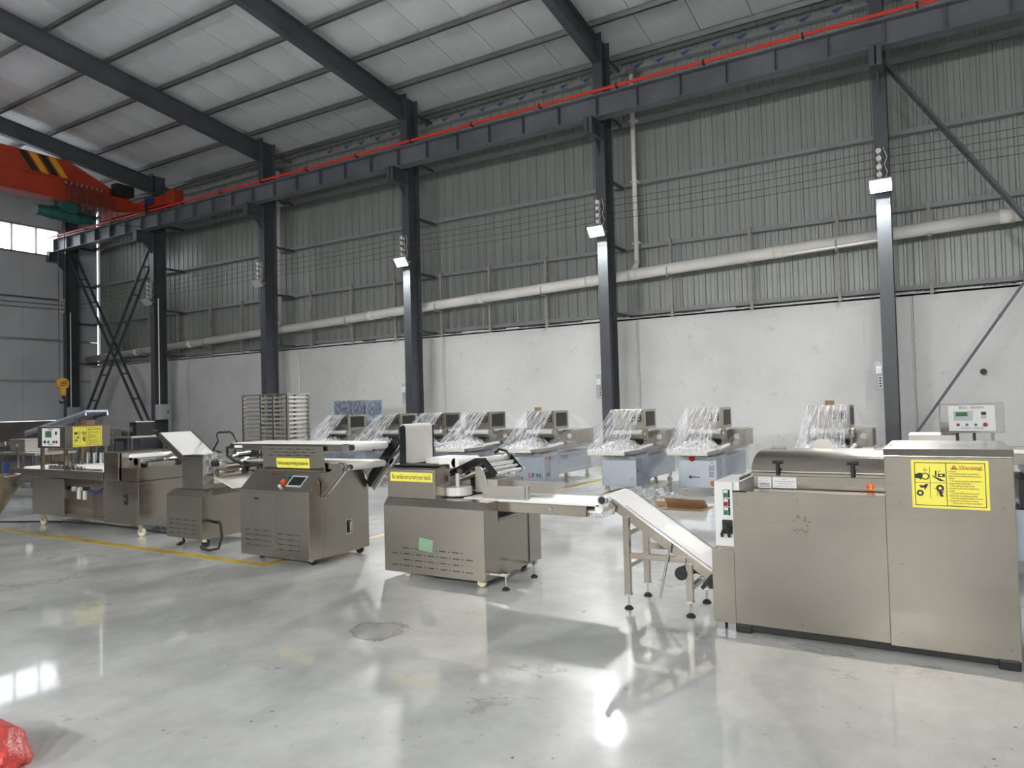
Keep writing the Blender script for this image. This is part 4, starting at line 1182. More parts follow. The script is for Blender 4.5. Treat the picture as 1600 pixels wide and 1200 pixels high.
# lower belt
MB().box(-7.10, -5.45, 5.63, 5.65, 1.0, 1.065).build('lower_rail', 'stainless', pm, 0.003)
MB().box(-7.10, -5.45, 6.17, 6.19, 1.0, 1.065).build('lower_rail', 'stainless', pm, 0.003)
MB().box(-7.12, -5.40, 5.655, 6.165, 1.055, 1.068).cyl((-5.40, 5.66, 1.03), (-5.40, 6.165, 1.03), 0.038, n=20).cyl((-7.12, 5.66, 1.03), (-7.12, 6.165, 1.03), 0.038, n=20).build('lower_belt', 'belt_cream', pm)
for y in (5.64, 6.18):
    MB().cyl((-5.40, y - 0.012, 1.03), (-5.40, y + 0.012, 1.03), 0.028, n=18).build('roller_bearing', 'black', pm)
MB().cyl((-5.41, 5.52, 1.025), (-5.41, 5.63, 1.025), 0.032, n=18).build('shaft_collar', 'chrome', pm)
MB().box(-7.05, -5.75, 5.9, 6.15, 0.975, 1.05).build('belt_bed', 'black', pm)
MB().tube([(-7.22, 5.60, 1.24), (-7.34, 5.60, 1.22), (-7.34, 5.60, 1.13), (-7.20, 5.60, 1.06), (-7.00, 5.60, 1.02), (-6.78, 5.62, 1.02)], 0.018, 8).build('rubber_hose', 'rubber', pm)
MB().cyl((-7.05, 5.60, 0.965), (-7.05, 5.64, 0.965), 0.045, n=14).build('adjusting_knob', 'black', pm)
# slanted arms
def arm(y0, y1, name, mat, pts, bev=0.004):
    return MB().prism(pts, 'y', y0, y1).build(name, mat, pm, bev)
ap = [(-5.70, 0.70), (-5.69, 0.86), (-5.49, 1.06), (-5.455, 1.075), (-5.40, 1.07), (-5.375, 1.04), (-5.38, 1.0)]
arm(5.50, 5.53, 'slanted_arm', 'stainless', ap)
MB().prism([(-5.705, 0.69), (-5.695, 0.865), (-5.49, 1.07), (-5.45, 1.088), (-5.395, 1.082), (-5.362, 1.045), (-5.368, 0.995), (-5.69, 0.68)], 'y', 5.53, 5.56).build('arm_rim', 'chrome', pm, 0.003)
bp2 = [(-5.70, 0.80), (-5.66, 0.90), (-5.30, 1.30), (-5.24, 1.31), (-5.21, 1.26), (-5.25, 1.19), (-5.66, 0.74)]
arm(6.21, 6.24, 'slanted_arm', 'black_gloss', bp2)
MB().prism([(-5.66, 0.74), (-5.25, 1.19), (-5.20, 1.25), (-5.17, 1.22), (-5.62, 0.70)], 'y', 6.245, 6.27).build('arm_rim', 'chrome', pm, 0.003)
MB().cyl((-5.27, 6.22, 1.26), (-5.27, 6.36, 1.26), 0.035, n=16).build('shaft_collar', 'chrome', pm)
hd = MB().box(x1, x1 + 0.006, 5.86, 5.96, 0.26, 0.43).build('side_handle', 'chrome', pm, 0.003)
MB().box(x1 + 0.005, x1 + 0.008, 5.875, 5.945, 0.275, 0.415).build('handle_recess', 'black', hd)
MB().tube([(x1 + 0.008, 5.91, 0.40), (x1 + 0.03, 5.91, 0.39), (x1 + 0.03, 5.91, 0.30), (x1 + 0.008, 5.91, 0.29)], 0.011, 8).build('handle_bar', 'chrome', hd)
screws(pm, [(x1, 5.52, 0.70), (x1, 5.52, 0.5), (x1, 6.2, 0.5), (x1, 6.2, 0.12), (x1, 5.36, 0.09)], '+x', 0.007)
MB().box(x1, x1 + 0.0015, 5.515, 5.518, 0.07, 0.95).build('seam', 'galvanised', pm)
caster(pm, -6.62, 5.47, 0.07, 'rubber', 0.035, 0.4)
caster(pm, -5.80, 5.44, 0.075, 'rubber', 0.042, 1.1)
caster(pm, -5.78, 6.14, 0.075, 'rubber', 0.045, 0.3)
caster(pm, -6.62, 6.14, 0.075, 'rubber', 0.045, 0.3)

# ------------------------------------------------------------------ roller head machine
rm = thing('sheet_roller', (-8.05, 5.5, 0), 'stainless sheet rolling machine with slanted white board and chrome rollers', 'machine')
F2 = 5.50
x0, x1 = -8.39, -7.705
m = MB().box(x0, x1, F2, 6.42, 0.11, 0.635)
m.build('housing', 'stainless', rm, 0.004)
m = MB()
m.add([(x0, F2, 0.635), (x1, F2, 0.635), (x1, 6.42, 0.635), (x0, 6.42, 0.635), (x0 + 0.07, F2 + 0.06, 0.70), (x1 - 0.06, F2 + 0.06, 0.70), (x1 - 0.06, 6.36, 0.70), (x0 + 0.07, 6.36, 0.70)], [(0, 3, 2, 1), (4, 5, 6, 7), (0, 1, 5, 4), (1, 2, 6, 5), (2, 3, 7, 6), (3, 0, 4, 7)])
m.build('sloped_top', 'stainless', rm, 0.003)
for k in range(4):
    slots(rm, '-y', x0 + 0.05 + 0.012 * (k % 2), x1 - 0.06, 0.335 - 0.055 * k, 1, 0.05, F2)
for yy in (5.60, 6.25):
    MB().box(-8.21, -7.80, yy, yy + 0.155, 0.70, 1.09).prism([(-8.21, 1.09), (-8.19, 1.105), (-7.82, 1.105), (-7.80, 1.09)], 'y', yy, yy + 0.155).build('roller_pillar', 'stainless', rm, 0.004)
MB().box(-8.20, -7.83, 5.61, 5.75, 1.105, 1.118).build('pillar_cap', 'black', rm, 0.003)
MB().cyl((-7.70, 5.72, 1.015), (-7.70, 6.32, 1.015), 0.055, n=22).build('pressing_roller', 'chrome', rm, smooth=True)
MB().cyl((-7.85, 5.72, 1.075), (-7.85, 6.32, 1.075), 0.055, n=22).build('pressing_roller', 'chrome', rm, smooth=True)
MB().cyl((-7.72, 5.74, 0.90), (-7.72, 6.30, 0.90), 0.05, n=22).build('pressing_roller', 'stainless', rm, smooth=True)
MB().cyl((-7.70, 5.66, 1.015), (-7.70, 5.72, 1.015), 0.035, n=16).build('roller_knob', 'black', rm)
MB().box(-7.80, -7.70, 6.32, 6.36, 0.86, 1.14).build('roller_bearing_block', 'black', rm, 0.003)
m = MB()
m.add([(-7.80, 5.76, 0.84), (-7.46, 5.76, 0.72), (-7.46, 6.24, 0.72), (-7.80, 6.24, 0.84), (-7.80, 5.76, 0.83), (-7.46, 5.76, 0.71), (-7.46, 6.24, 0.71), (-7.80, 6.24, 0.83)], [(0, 1, 2, 3), (7, 6, 5, 4), (0, 4, 5, 1), (1, 5, 6, 2), (2, 6, 7, 3), (3, 7, 4, 0)])
m.build('discharge_plate', 'belt_cream', rm)
MB().bar((-7.80, 6.27, 0.95), (-7.42, 6.27, 0.68), 0.012, 0.03).build('plate_arm', 'black', rm)
bd = MB()
bd.add([(-8.89, 5.75, 1.395), (-8.38, 5.75, 1.085), (-8.38, 6.20, 1.085), (-8.89, 6.20, 1.395), (-8.90, 5.75, 1.385), (-8.39, 5.75, 1.075), (-8.39, 6.20, 1.075), (-8.90, 6.20, 1.385)], [(0, 1, 2, 3), (7, 6, 5, 4), (0, 4, 5, 1), (1, 5, 6, 2), (2, 6, 7, 3), (3, 7, 4, 0)])
bd.build('slanted_belt', 'belt_white', rm)
for y in (5.735, 6.215):
    MB().bar((-8.90, y, 1.365), (-8.22, y, 0.952), 0.022, 0.07, (0, 0, 1)).build('belt_side_rail', 'stainless', rm, 0.003)
MB().cyl((-8.91, 5.72, 1.37), (-8.91, 6.23, 1.37), 0.028, n=16).build('belt_roller', 'black', rm)
MB().tube([(-8.20, 6.34, 1.02), (-8.62, 6.43, 1.10), (-8.75, 6.45, 1.12), (-8.64, 6.45, 1.25), (-8.67, 6.45, 1.34), (-8.63, 6.45, 1.365), (-8.39, 6.45, 1.37), (-8.34, 6.45, 1.35), (-8.25, 6.45, 1.24), (-8.20, 6.36, 1.06)], 0.014, 8).build('hand_frame', 'black', rm)
MB().tube([(-7.80, 6.30, 1.06), (-7.62, 6.4, 1.08), (-7.50, 6.35, 1.02), (-7.44, 6.3, 0.98)], 0.014, 8).build('hand_lever', 'black', rm)
fm = MB().grid(lambda u, v: (-7.80 + 0.09 * math.sin(u * math.pi) * (1 - 0.3 * v) + 0.006 * math.sin(u * 37 + v * 9), 5.60 + 0.19 * u, 1.13 - 0.26 * v + 0.03 * math.sin(u * 3.1) + 0.008 * math.sin(v * 31 + u * 13)), 20, 20)
fm.build('film_cover', 'film_fan', rm, smooth=True)
screws(rm, [(x1, 5.62, 0.55), (x1, 5.75, 0.15), (x1, 6.1, 0.6), (x1, 6.3, 0.15)], '+x', 0.006)
MB().box(x1, x1 + 0.0015, 5.795, 5.798, 0.12, 0.63).build('seam', 'galvanised', rm)
caster(rm, -8.30, 5.62, 0.11, 'rubber', 0.04, 0.4)
caster(rm, -7.80, 5.60, 0.11, 'rubber', 0.05, 0.8)
caster(rm, -7.80, 6.3, 0.11, 'rubber', 0.05, 0.8)
foot(rm, -8.24, 5.56, 0.12, 0.03)
tag(MB().tube([(-7.685, 5.745, 0.28), (-7.60, 5.66, 0.32), (-7.45, 5.58, 0.30), (-7.33, 5.50, 0.18), (-7.34, 5.46, 0.05), (-7.48, 5.44, 0.02), (-7.64, 5.46, 0.02), (-7.72, 5.5, 0.03)], 0.016, 8).build('power_cable', 'rubber', smooth=True), 'black power cable looping to the floor beside the sheet roller', 'cable')

# ------------------------------------------------------------------ forming machine on the far left
fo = thing('forming_machine', (-10.7, 5.7, 0), 'long stainless forming machine with raised control box and yellow warning sticker', 'machine')
F1 = 5.67
MB().box(-12.03, -11.12, F1, 6.5, 0.165, 0.72).build('left_cabinet', 'stainless', fo, 0.004)
rc = MB().box(-10.10, -9.26, F1, 6.62, 0.155, 0.74).build('right_cabinet', 'stainless', fo, 0.004)
MB().box(-9.60, -9.51, F1 - 0.004, F1, 0.42, 0.56).build('door_latch', 'black', rc, 0.003)
MB().cyl((-9.555, F1 - 0.012, 0.5), (-9.555, F1 - 0.004, 0.5), 0.02, n=12).build('latch_lock', 'chrome', rc)
MB().box(-11.12, -10.10, 6.10, 6.12, 0.165, 0.72).build('recess_back', 'stainless_matte', fo)
MB().box(-11.12, -10.10, F1 + 0.02, 6.44, 0.165, 0.215).build('recess_shelf', 'stainless', fo, 0.003)
MB().box(-12.66, -10.09, F1 - 0.012, F1 + 0.012, 0.735, 0.85).build('front_rail', 'stainless', fo, 0.003)
MB().box(-12.66, -10.09, 6.45, 6.474, 0.735, 0.85).build('rear_rail', 'stainless', fo, 0.003)
MB().box(-12.6, -10.09, F1 + 0.02, 6.44, 0.75, 0.80).build('table_bed', 'stainless_matte', fo)
MB().box(-12.55, -11.2, F1 + 0.15, 6.3, 0.80, 0.84).cyl((-12.57, F1 + 0.15, 0.82), (-12.57, 6.3, 0.82), 0.04, n=16).build('table_belt', 'belt_white', fo)
MB().box(-11.0, -10.15, F1 + 0.08, 6.25, 0.80, 0.83).cyl((-10.17, F1 + 0.06, 0.88), (-10.17, 6.25, 0.88), 0.05, n=16).box(-10.95, -10.17, F1 + 0.1, 6.2, 0.875, 0.925).build('press_belt', 'belt_white', fo)
for k in range(9):
    x = -11.65 + 0.11 * k
    MB().box(x, x + 0.05, F1 + 0.05, F1 + 0.14, 0.85, 0.91).build('nozzle_block', 'chrome', fo, 0.004)
MB().box(-11.4, -10.5, F1 + 0.55, F1 + 0.62, 0.88, 0.96).build('air_manifold', 'black', fo, 0.004)
for k in range(5):
    x = -11.3 + 0.18 * k
    MB().cyl((x, F1 + 0.45, 0.82), (x, F1 + 0.45, 1.08), 0.028, n=12).build('air_cylinder', 'galvanised', fo)
MB().bar((-11.9, 6.25, 0.95), (-10.1, 6.25, 1.0), 0.03, 0.03).build('guide_bar', 'chrome', fo)
for xx in (-12.55,):
    MB().box(xx, xx + 0.03, F1 + 0.02, F1 + 0.05, 0.85, 1.18).build('end_post', 'stainless', fo)
for x in (-11.78, -11.12):
    for y in (F1 + 0.03, 6.28):
        MB().box(x - 0.025, x + 0.025, y - 0.02, y + 0.02, 0.83, 1.18).build('panel_post', 'stainless', fo, 0.002)
MB().box(-11.02, -10.98, F1 + 0.0, F1 + 0.03, 0.76, 1.0).build('panel_post', 'stainless', fo, 0.002)
cb = MB().box(-11.86, -11.07, F1, 6.33, 1.17, 1.50).build('control_box', 'stainless', fo, 0.004)
cp = MB().box(-11.72, -11.22, F1 - 0.006, F1, 1.20, 1.47).build('control_panel', 'cabinet_white', cb, 0.002)
MB().box(-11.62, -11.44, F1 - 0.010, F1 - 0.006, 1.33, 1.43).build('display_frame', 'galvanised', cp)
MB().box(-11.60, -11.47, F1 - 0.012, F1 - 0.010, 1.355, 1.41).build('display', 'lcd_green', cp)
MB().box(-11.34, -11.29, F1 - 0.010, F1 - 0.006, 1.37, 1.42).build('counter', 'black', cp)
for x, mt in ((-11.62, 'rubber'), (-11.52, 'btn_green'), (-11.37, 'btn_red'), (-11.29, 'btn_red')):
    button(cp, (x, F1 - 0.006, 1.265), mt, 0.02)
text('面皮成型机', (-11.47, F1 - 0.0075, 1.452), 0.03, 'ink_blue', cp)
text('电源 启动 停止', (-11.47, F1 - 0.0075, 1.222), 0.022, 'ink_blue', cp)
warning_label(cb, '+x', 5.775, 6.205, 1.185, 1.485, -11.07)
tb = MB().box(-10.08, -9.72, F1 + 0.001, 6.55, 0.74, 1.13).build('tall_housing', 'stainless', fo, 0.004)
MB().box(-9.66, -9.27, F1 + 0.002, 6.62, 0.745, 0.92).build('hopper_box', 'stainless', fo, 0.004)
MB().cyl((-9.60, F1 + 0.1, 1.055), (-9.60, 6.5, 1.055), 0.045, n=18).build('feed_roller', 'belt_white', fo, smooth=True)
MB().cyl((-9.48, F1 + 0.1, 1.0), (-9.48, 6.5, 1.0), 0.05, n=18).build('feed_roller', 'chrome', fo, smooth=True)
MB().prism([(F1 + 0.03, 0.92), (F1 + 0.03, 1.12), (F1 + 0.10, 1.12), (F1 + 0.16, 1.0), (F1 + 0.10, 0.92)], 'x', -9.70, -9.68).build('roller_bracket', 'stainless_matte', fo)
MB().box(-9.68, -9.40, F1 + 0.10, F1 + 0.12, 0.92, 1.05).build('roller_bracket', 'stainless_matte', fo)
MB().box(-9.70, -9.32, 6.48, 6.50, 0.92, 1.15).build('roller_bracket', 'stainless_matte', fo)
MB().box(-9.42, -9.33, 6.30, 6.36, 0.92, 1.0).build('roller_motor', 'black', fo, 0.004)
MB().box(-9.40, -9.36, F1 + 0.2, 6.4, 0.92, 0.985).build('scraper_bar', 'stainless_matte', fo)
# pneumatic unit in the recess
ar = MB().box(-11.02, -10.72, F1 + 0.10, F1 + 0.16, 0.55, 0.60).build('air_service_unit', 'black', fo, 0.004)
for x in (-10.98, -10.82):
    MB().cyl((x, F1 + 0.09, 0.575), (x, F1 + 0.05, 0.575), 0.035, n=16).build('gauge', 'paper', ar)
    MB().cyl((x + 0.02, F1 + 0.13, 0.55), (x + 0.02, F1 + 0.13, 0.42), 0.03, n=14).build('filter_bowl', 'plastic_white', ar)
MB().tube([(-10.72, F1 + 0.12, 0.57), (-10.5, F1 + 0.10, 0.52), (-10.3, F1 + 0.08, 0.55), (-10.16, F1 + 0.06, 0.66), (-10.13, F1 + 0.06, 0.76)], 0.008, 6).tube([(-10.72, F1 + 0.12, 0.585), (-10.45, F1 + 0.12, 0.55), (-10.25, F1 + 0.1, 0.62), (-10.15, F1 + 0.1, 0.76)], 0.008, 6).build('air_hose', 'tube_blue', ar)
screws(fo, [(-12.5, F1 - 0.012, 0.77), (-11.9, F1 - 0.012, 0.77), (-11.3, F1 - 0.012, 0.80), (-11.15, F1 - 0.012, 0.80), (-11.98, F1, 0.69), (-11.2, F1, 0.69), (-11.98, F1, 0.2), (-11.2, F1, 0.2), (-10.05, F1, 0.70), (-9.32, F1, 0.70), (-10.05, F1, 0.19), (-9.32, F1, 0.19)], r=0.009)
screws(fo, [(-9.26, 5.72, 0.71), (-9.26, 5.80, 0.76), (-9.26, 5.77, 0.76)], '+x', 0.008)
for x, y in ((-11.86, 5.74), (-9.35, 5.75), (-11.86, 6.4), (-9.35, 6.5)):
    caster(fo, x, y, 0.165, 'caster_cream', 0.055, 0.3)

# ------------------------------------------------------------------ row of film-wrapped machines along the wall
def wrapped(cx, fy, label, variant, seed):
    q = random.Random(seed)
    t = thing('wrapped_machine', (cx, fy, 0), label, 'machine', 'film-wrapped machines along the back wall')
    X = lambda a: cx + a
    Y = lambda a: fy + a
    MB().box(X(-0.33), X(0.33), Y(0), Y(0.62), 0.13, 0.665).build('base_cabinet', 'film_steel', t, 0.005)
    MB().box(X(-0.30), X(0.30), Y(0.62), Y(2.25), 0.20, 0.62).build('rear_cabinet', 'film_steel', t, 0.005)
    MB().box(X(-0.33), X(0.33), Y(0.60), Y(2.35), 0.70, 1.08).build('long_body', 'stainless', t, 0.006)
    MB().box(X(-0.31), X(0.31), Y(0.02), Y(0.6), 0.665, 0.70).build('dark_gap', 'black', t)
    MB().box(X(-0.36), X(0.33), Y(-0.50), Y(0.60), 0.715, 0.775).build('shelf_frame', 'stainless', t, 0.004)
    MB().box(X(-0.355), X(0.325), Y(-0.50), Y(0.58), 0.775, 0.79).cyl((X(-0.355), Y(-0.51), 0.752), (X(0.325), Y(-0.51), 0.752), 0.038, n=14).build('shelf_belt', 'belt_cream', t)
    pb = MB().box(X(-0.30), X(0.33), Y(0.48), Y(1.12), 1.13, 1.495).build('panel_box', 'stainless', t, 0.006)
    MB().box(X(0.3285), X(0.3315), Y(0.56), Y(1.04), 1.18, 1.45).build('side_window', 'black', pb)
    for k in range(2):
        sx = X(0.12 + 0.115 * k) - 0.04
        MB().box(sx, sx + 0.075, Y(0.474), Y(0.48), 1.27, 1.40).build('rocker_switch', 'black', pb)
        for zz in (1.30, 1.36):
            MB().box(sx + 0.02, sx + 0.055, Y(0.471), Y(0.474), zz, zz + 0.02).build('switch_mark', 'galvanised', pb)
    for s_ in (-0.31, 0.34):
        MB().box(X(s_ - 0.012), X(s_ + 0.012), Y(0.42), Y(0.6), 0.79, 1.14).build('cheek_plate', 'stainless', t, 0.004)
    MB().cyl((X(-0.29), Y(0.45), 1.07), (X(0.31), Y(0.45), 1.07), 0.045, n=14).build('white_roller', 'belt_white', t, smooth=True)
    MB().cyl((X(-0.29), Y(0.38), 0.90), (X(0.31), Y(0.38), 0.90), 0.05, n=14).build('dark_roller', 'black', t, smooth=True)
    MB().cyl((X(0.35), Y(0.44), 1.05), (X(0.38), Y(0.44), 1.05), 0.07, n=18).build('hand_wheel', 'galvanised', t)
    MB().box(X(0.33), X(0.62), Y(0.85), Y(1.5), 0.80, 1.10).build('side_unit', 'stainless', t, 0.006)
    MB().cyl((X(0.48), Y(0.842), 0.97), (X(0.48), Y(0.85), 0.97), 0.05, n=18).build('dial', 'plastic_white', t)
    MB().cyl((X(0.36), Y(0.15), 0.80), (X(0.36), Y(0.78), 0.83), 0.03, n=10).build('padded_bar', 'plastic_white', t)
    for x, y in ((-0.25, 0.07), (0.25, 0.07), (-0.25, 2.1), (0.25, 2.1), (0.25, 1.2)):
        caster(t, X(x), Y(y), 0.13 if y < 1 else 0.2, 'caster_cream', 0.055, q.uniform(0, 3))
    # protective film prints on the base
    if variant in ('arrow',):
        m = MB().prism([(X(-0.16), 0.31), (X(-0.11), 0.35), (X(-0.11), 0.32), (X(0.04), 0.318), (X(0.04), 0.302), (X(-0.11), 0.30), (X(-0.11), 0.27)], 'y', Y(-0.002), Y(0))
        m.build('arrow_print', 'ink_blue', t)
        text('祥民', (X(0.255), Y(-0.002), 0.42), 0.11, 'ink_blue', t, rz=R(-90))
        text('®', (X(0.255), Y(-0.002), 0.56), 0.05, 'ink_blue', t, rz=R(-90))
        MB().cyl((X(0.265), Y(-0.002), 0.21), (X(0.265), Y(0), 0.21), 0.05, n=18).build('logo_print', 'ink_orange', t)
        MB().cyl((X(-0.09), Y(-0.002), 0.63), (X(-0.09), Y(0), 0.63), 0.055, n=18).build('logo_print', 'ink_red', t)
    elif variant == 'sf':
        text('S', (X(-0.0), Y(-0.002), 0.235), 0.13, 'ink_red', t, bold=0.003)
        text('F', (X(0.085), Y(-0.002), 0.235), 0.13, 'ink_blue', t, bold=0.003)
        text('90', (X(0.205), Y(-0.002), 0.235), 0.12, 'ink_blue', t, bold=0.002)
        text('S', (X(-0.22), Y(-0.002), 0.175), 0.08, 'ink_red', t, bold=0.002)
        text('F', (X(-0.165), Y(-0.002), 0.175), 0.08, 'ink_blue', t, bold=0.002)
        text('佛山', (X(0.331), Y(0.30), 0.56), 0.09, 'ink_blue', t, '+x')
        text('不锈钢', (X(0.301), Y(0.92), 0.53), 0.11, 'ink_blue', t, '+x')
        MB().cyl((X(0.33), Y(0.12), 0.57), (X(0.332), Y(0.12), 0.57), 0.045, n=16).build('logo_print', 'ink_orange', t)
        text('祥民', (X(0.331), Y(0.18), 0.24), 0.09, 'ink_blue', t, '+x')
    else:
        m = MB()
        for r_ in range(6):
            for c_ in range(5):
                x = X(-0.27 + 0.12 * c_ + 0.05 * (r_ % 2))
                if x < X(0.27):
                    m.box(x, x + 0.045, Y(-0.0015), Y(0), 0.22 + 0.075 * r_, 0.228 + 0.075 * r_)
        m.build('faint_print', 'box_grey', t)['kind'] = 'stuff'
        if variant == 'print':
            text('SF', (X(0.245), Y(-0.002), 0.25), 0.05, 'ink_red', t)
            text('DIVIZZCI', (X(0.08), Y(-0.002), 0.655), 0.07, 'ink_black', t)
            text('SF', (X(0.331), Y(0.08), 0.40), 0.08, 'ink_blue', t, '+x')
    # film stretched from the panel box down to the shelf edge
    ph = q.uniform(0, 6)
    def front(u, v):
        uu = u - 0.5
        wid = 0.64 + 0.10 * v
        x = X(-0.01 + uu * wid - 0.02 * v)
        y = Y(0.47 - 1.02 * (v ** 0.85))
        z = 1.50 - 0.73 * v + 0.10 * v * (1 - v) * math.cos(uu * 3) - 0.13 * v * (1 - v) * 2
        w = 0.014 * math.sin(u * 41 + ph + 4 * v) + 0.011 * math.sin(u * 73 - 7 * v + ph) + 0.008 * math.sin(v * 50 + u * 23)
        return (x + 0.3 * w, y - 0.6 * w, z + w * (0.25 + v))
    MB().grid(front, 44, 26).build('film_front', 'film_fan', t, smooth=True)
    def heap(u, v):
        uu, vv = u - 0.5, v
        b_ = max(0, 1 - (2 * uu) ** 2) ** 0.5
        z = 0.80 + (0.03 + 0.13 * vv * b_) + 0.022 * math.sin(u * 31 + ph) * math.sin(v * 27 + 2 * ph) + 0.014 * math.sin(u * 67 + v * 51)
        return (X(-0.02 + uu * 0.66), Y(-0.52 + 0.86 * vv), max(0.795, z - 0.05 * (1 - b_)))
    MB().grid(heap, 34, 30).build('film_heap', 'film_crumple', t, smooth=True)
    def veil(u, v):                                 # clear triangle from the panel box back over the body
        y = 1.13 + 1.25 * u
        top = 1.49 - 0.40 * u
        return (X(0.345 + 0.29 * v * math.sin(math.pi * min(1, 0.35 + u * 0.65)) + 0.006 * math.sin(v * 30 + u * 40)), Y(y), top + (1.10 - top) * v)
    MB().grid(veil, 20, 12).build('film_veil', 'film_clear', t, smooth=True)
    def side(u, v):                                 # bands pulled round the body and the side unit
        y = -0.42 + 2.85 * u
        k = max(0, min(1, (y + 0.45) / 1.1)) * max(0, min(1, (2.5 - y) / 0.9))
        top = 0.80 + 0.33 * max(0, min(1, (y + 0.3) / 0.9))
        w = 0.006 * math.sin(v * 60 + u * 9 + ph)
        return (X(0.35 + 0.295 * k * (1 - 0.75 * v) + w), Y(y), top + (0.62 - top) * v)
    MB().grid(side, 30, 24).build('film_side', 'film_wrap', t, smooth=True)
    def side2(u, v):
        y = 0.3 + 2.1 * u
        return (X(-0.365 + 0.006 * math.sin(v * 60 + u * 9)), Y(y), 1.12 - 0.45 * v)
    MB().grid(side2, 12, 12).build('film_side', 'film_wrap', t, smooth=True)
    def band(u, v):                                 # loops round the base
        a = u * 4
        if a < 1: x, y = 0.345, 0.25 + 2.05 * a
        elif a < 2: x, y = 0.345 - 0.69 * (a - 1), 2.3
        elif a < 3: x, y = -0.345, 2.3 - 2.05 * (a - 2)
        else: x, y = -0.345 + 0.69 * (a - 3), 0.655
        return (X(x + 0.004 * math.sin(v * 70 + u * 5)), Y(y), 0.20 + 0.5 * v + (0.07 * a if a < 1 else 0))
    MB().grid(band, 24, 24).build('film_band', 'film_wrap', t, smooth=True)
    return t
W = [(-1.62, 12.30, 'film-wrapped machine with cardboard on top, seen over the mixer lid', 'plain'),
     (-3.66, 12.25, 'film-wrapped machine with a blue arrow printed on its base', 'arrow'),
     (-5.03, 12.05, 'film-wrapped machine with white base beside the blue-arrow machine', 'print'),
     (-7.02, 12.30, 'film-wrapped machine with red and blue lettering on its base', 'sf'),
     (-8.62, 12.40, 'film-wrapped machine just right of the upright white belt', 'plain'),
     (-9.86, 12.45, 'film-wrapped machine half hidden behind the upright white belt', 'plain'),
     (-11.12, 12.45, 'film-wrapped machine second from the tray rack', 'plain'),
     (-12.75, 12.45, 'film-wrapped machine nearest the tray rack', 'plain')]
for i, (x, y, l, vr) in enumerate(W):
    wrapped(x, y, l, vr, 20 + i)
for x, y, l in ((-1.60, 12.86, 'small folded cardboard piece on the machine behind the mixer lid'), (-7.10, 12.84, 'small folded cardboard piece on the machine with red and blue lettering')):
    tag(MB().box(x - 0.07, x + 0.07, y, y + 0.05, 1.497, 1.575).build('cardboard_piece', 'cardboard', None, 0.004), l, 'cardboard', 'cardboard on wrapped machines')
# taller machine in blue film near the wall
t = thing('blue_wrapped_machine', (-14.2, 14.9, 0), 'taller machine top in blue film behind the row of wrapped machines', 'machine')
MB().box(-14.85, -13.62, 14.75, 15.45, 0.12, 1.20).build('body', 'stainless', t, 0.005)
MB().box(-14.75, -13.55, 14.80, 15.45, 1.20, 1.86).build('panel_box', 'stainless', t, 0.005)
MB().box(-13.549, -13.545, 14.88, 15.38, 1.30, 1.78).build('side_window', 'black', t)
MB().grid(lambda u, v: (-14.80 + 1.3 * u, 14.75 - 0.15 * v + 0.01 * math.sin(u * 40 + v * 6), 1.88 - 0.6 * v), 30, 12).build('blue_film', 'film_blue', t, smooth=True)
MB().grid(lambda u, v: (-13.52 + 0.006 * math.sin(v * 40), 14.75 + 0.7 * u, 1.88 - 0.6 * v), 12, 12).build('blue_film', 'film_blue', t, smooth=True)
for x, y in ((-14.7, 14.9), (-13.8, 14.9), (-14.7, 15.3), (-13.8, 15.3)):
    caster(t, x, y, 0.12, 'rubber', 0.05)

# ------------------------------------------------------------------ tray rack
tr = thing('tray_rack', (-10.6, 9.2, 0), 'tall stainless rack filled with shallow trays behind the noodle press', 'rack')
rx = [-11.33, -10.84, -10.50, -10.14]
for x in rx:
    for y in (9.02, 9.52):
        MB().box(x - 0.022, x + 0.022, y - 0.02, y + 0.02, 0.10, 1.93).build('upright', 'stainless', tr, 0.003)
MB().box(-11.36, -10.12, 9.0, 9.54, 1.93, 1.955).build('top_sheet', 'chrome', tr, 0.003)
MB().box(-11.36, -10.12, 9.0, 9.54, 0.09, 0.12).build('bottom_frame', 'stainless', tr, 0.003)
for k in range(22):
    z = 0.22 + 0.078 * k
    m = MB()
    m.box(-11.30, -10.16, 9.045, 9.50, z, z + 0.006).box(-11.30, -10.16, 9.045, 9.05, z, z + 0.042).box(-11.30, -10.16, 9.495, 9.50, z, z + 0.042).box(-10.165, -10.16, 9.05, 9.495, z, z + 0.042).box(-11.30, -11.295, 9.05, 9.495, z, z + 0.042)
    m.build('tray', 'tray_steel', tr)
for x in (-11.3, -10.18):
    for y in (9.05, 9.49):
        caster(tr, x, y, 0.09, 'rubber', 0.04)

# ------------------------------------------------------------------ machine behind the mixer with a raised control box
bm_ = thing('panel_machine', (0.3, 8.0, 0), 'stainless machine behind the mixer with a raised control box', 'machine')
MB().box(-0.55, 1.5, 7.75, 8.7, 0.15, 0.60).build('lower_body', 'film_steel', bm_, 0.005)
MB().box(-0.60, 1.6, 7.70, 7.72, 1.0, 1.10).build('front_rail', 'stainless', bm_, 0.003)
MB().box(-0.60, 1.6, 8.70, 8.72, 1.0, 1.10).build('rear_rail', 'stainless', bm_, 0.003)
MB().box(-0.58, 1.58, 7.74, 8.68, 1.03, 1.07).build('table_top', 'belt_white', bm_)
MB().box(0.62, 1.5, 7.72, 8.70, 0.88, 0.95).build('shelf', 'film_steel', bm_, 0.003)
MB().box(0.55, 1.5, 7.74, 8.6, 0.62, 0.86).build('dark_interior', 'black', bm_)
MB().box(-0.30, 0.10, 8.0, 8.5, 1.07, 1.25).build('press_head', 'stainless_matte', bm_, 0.006)
for x in (-0.5, 1.45):
    for y in (7.82, 8.62):
        MB().box(x - 0.025, x + 0.025, y - 0.025, y + 0.025, 0.0, 1.03).build('leg', 'stainless', bm_)
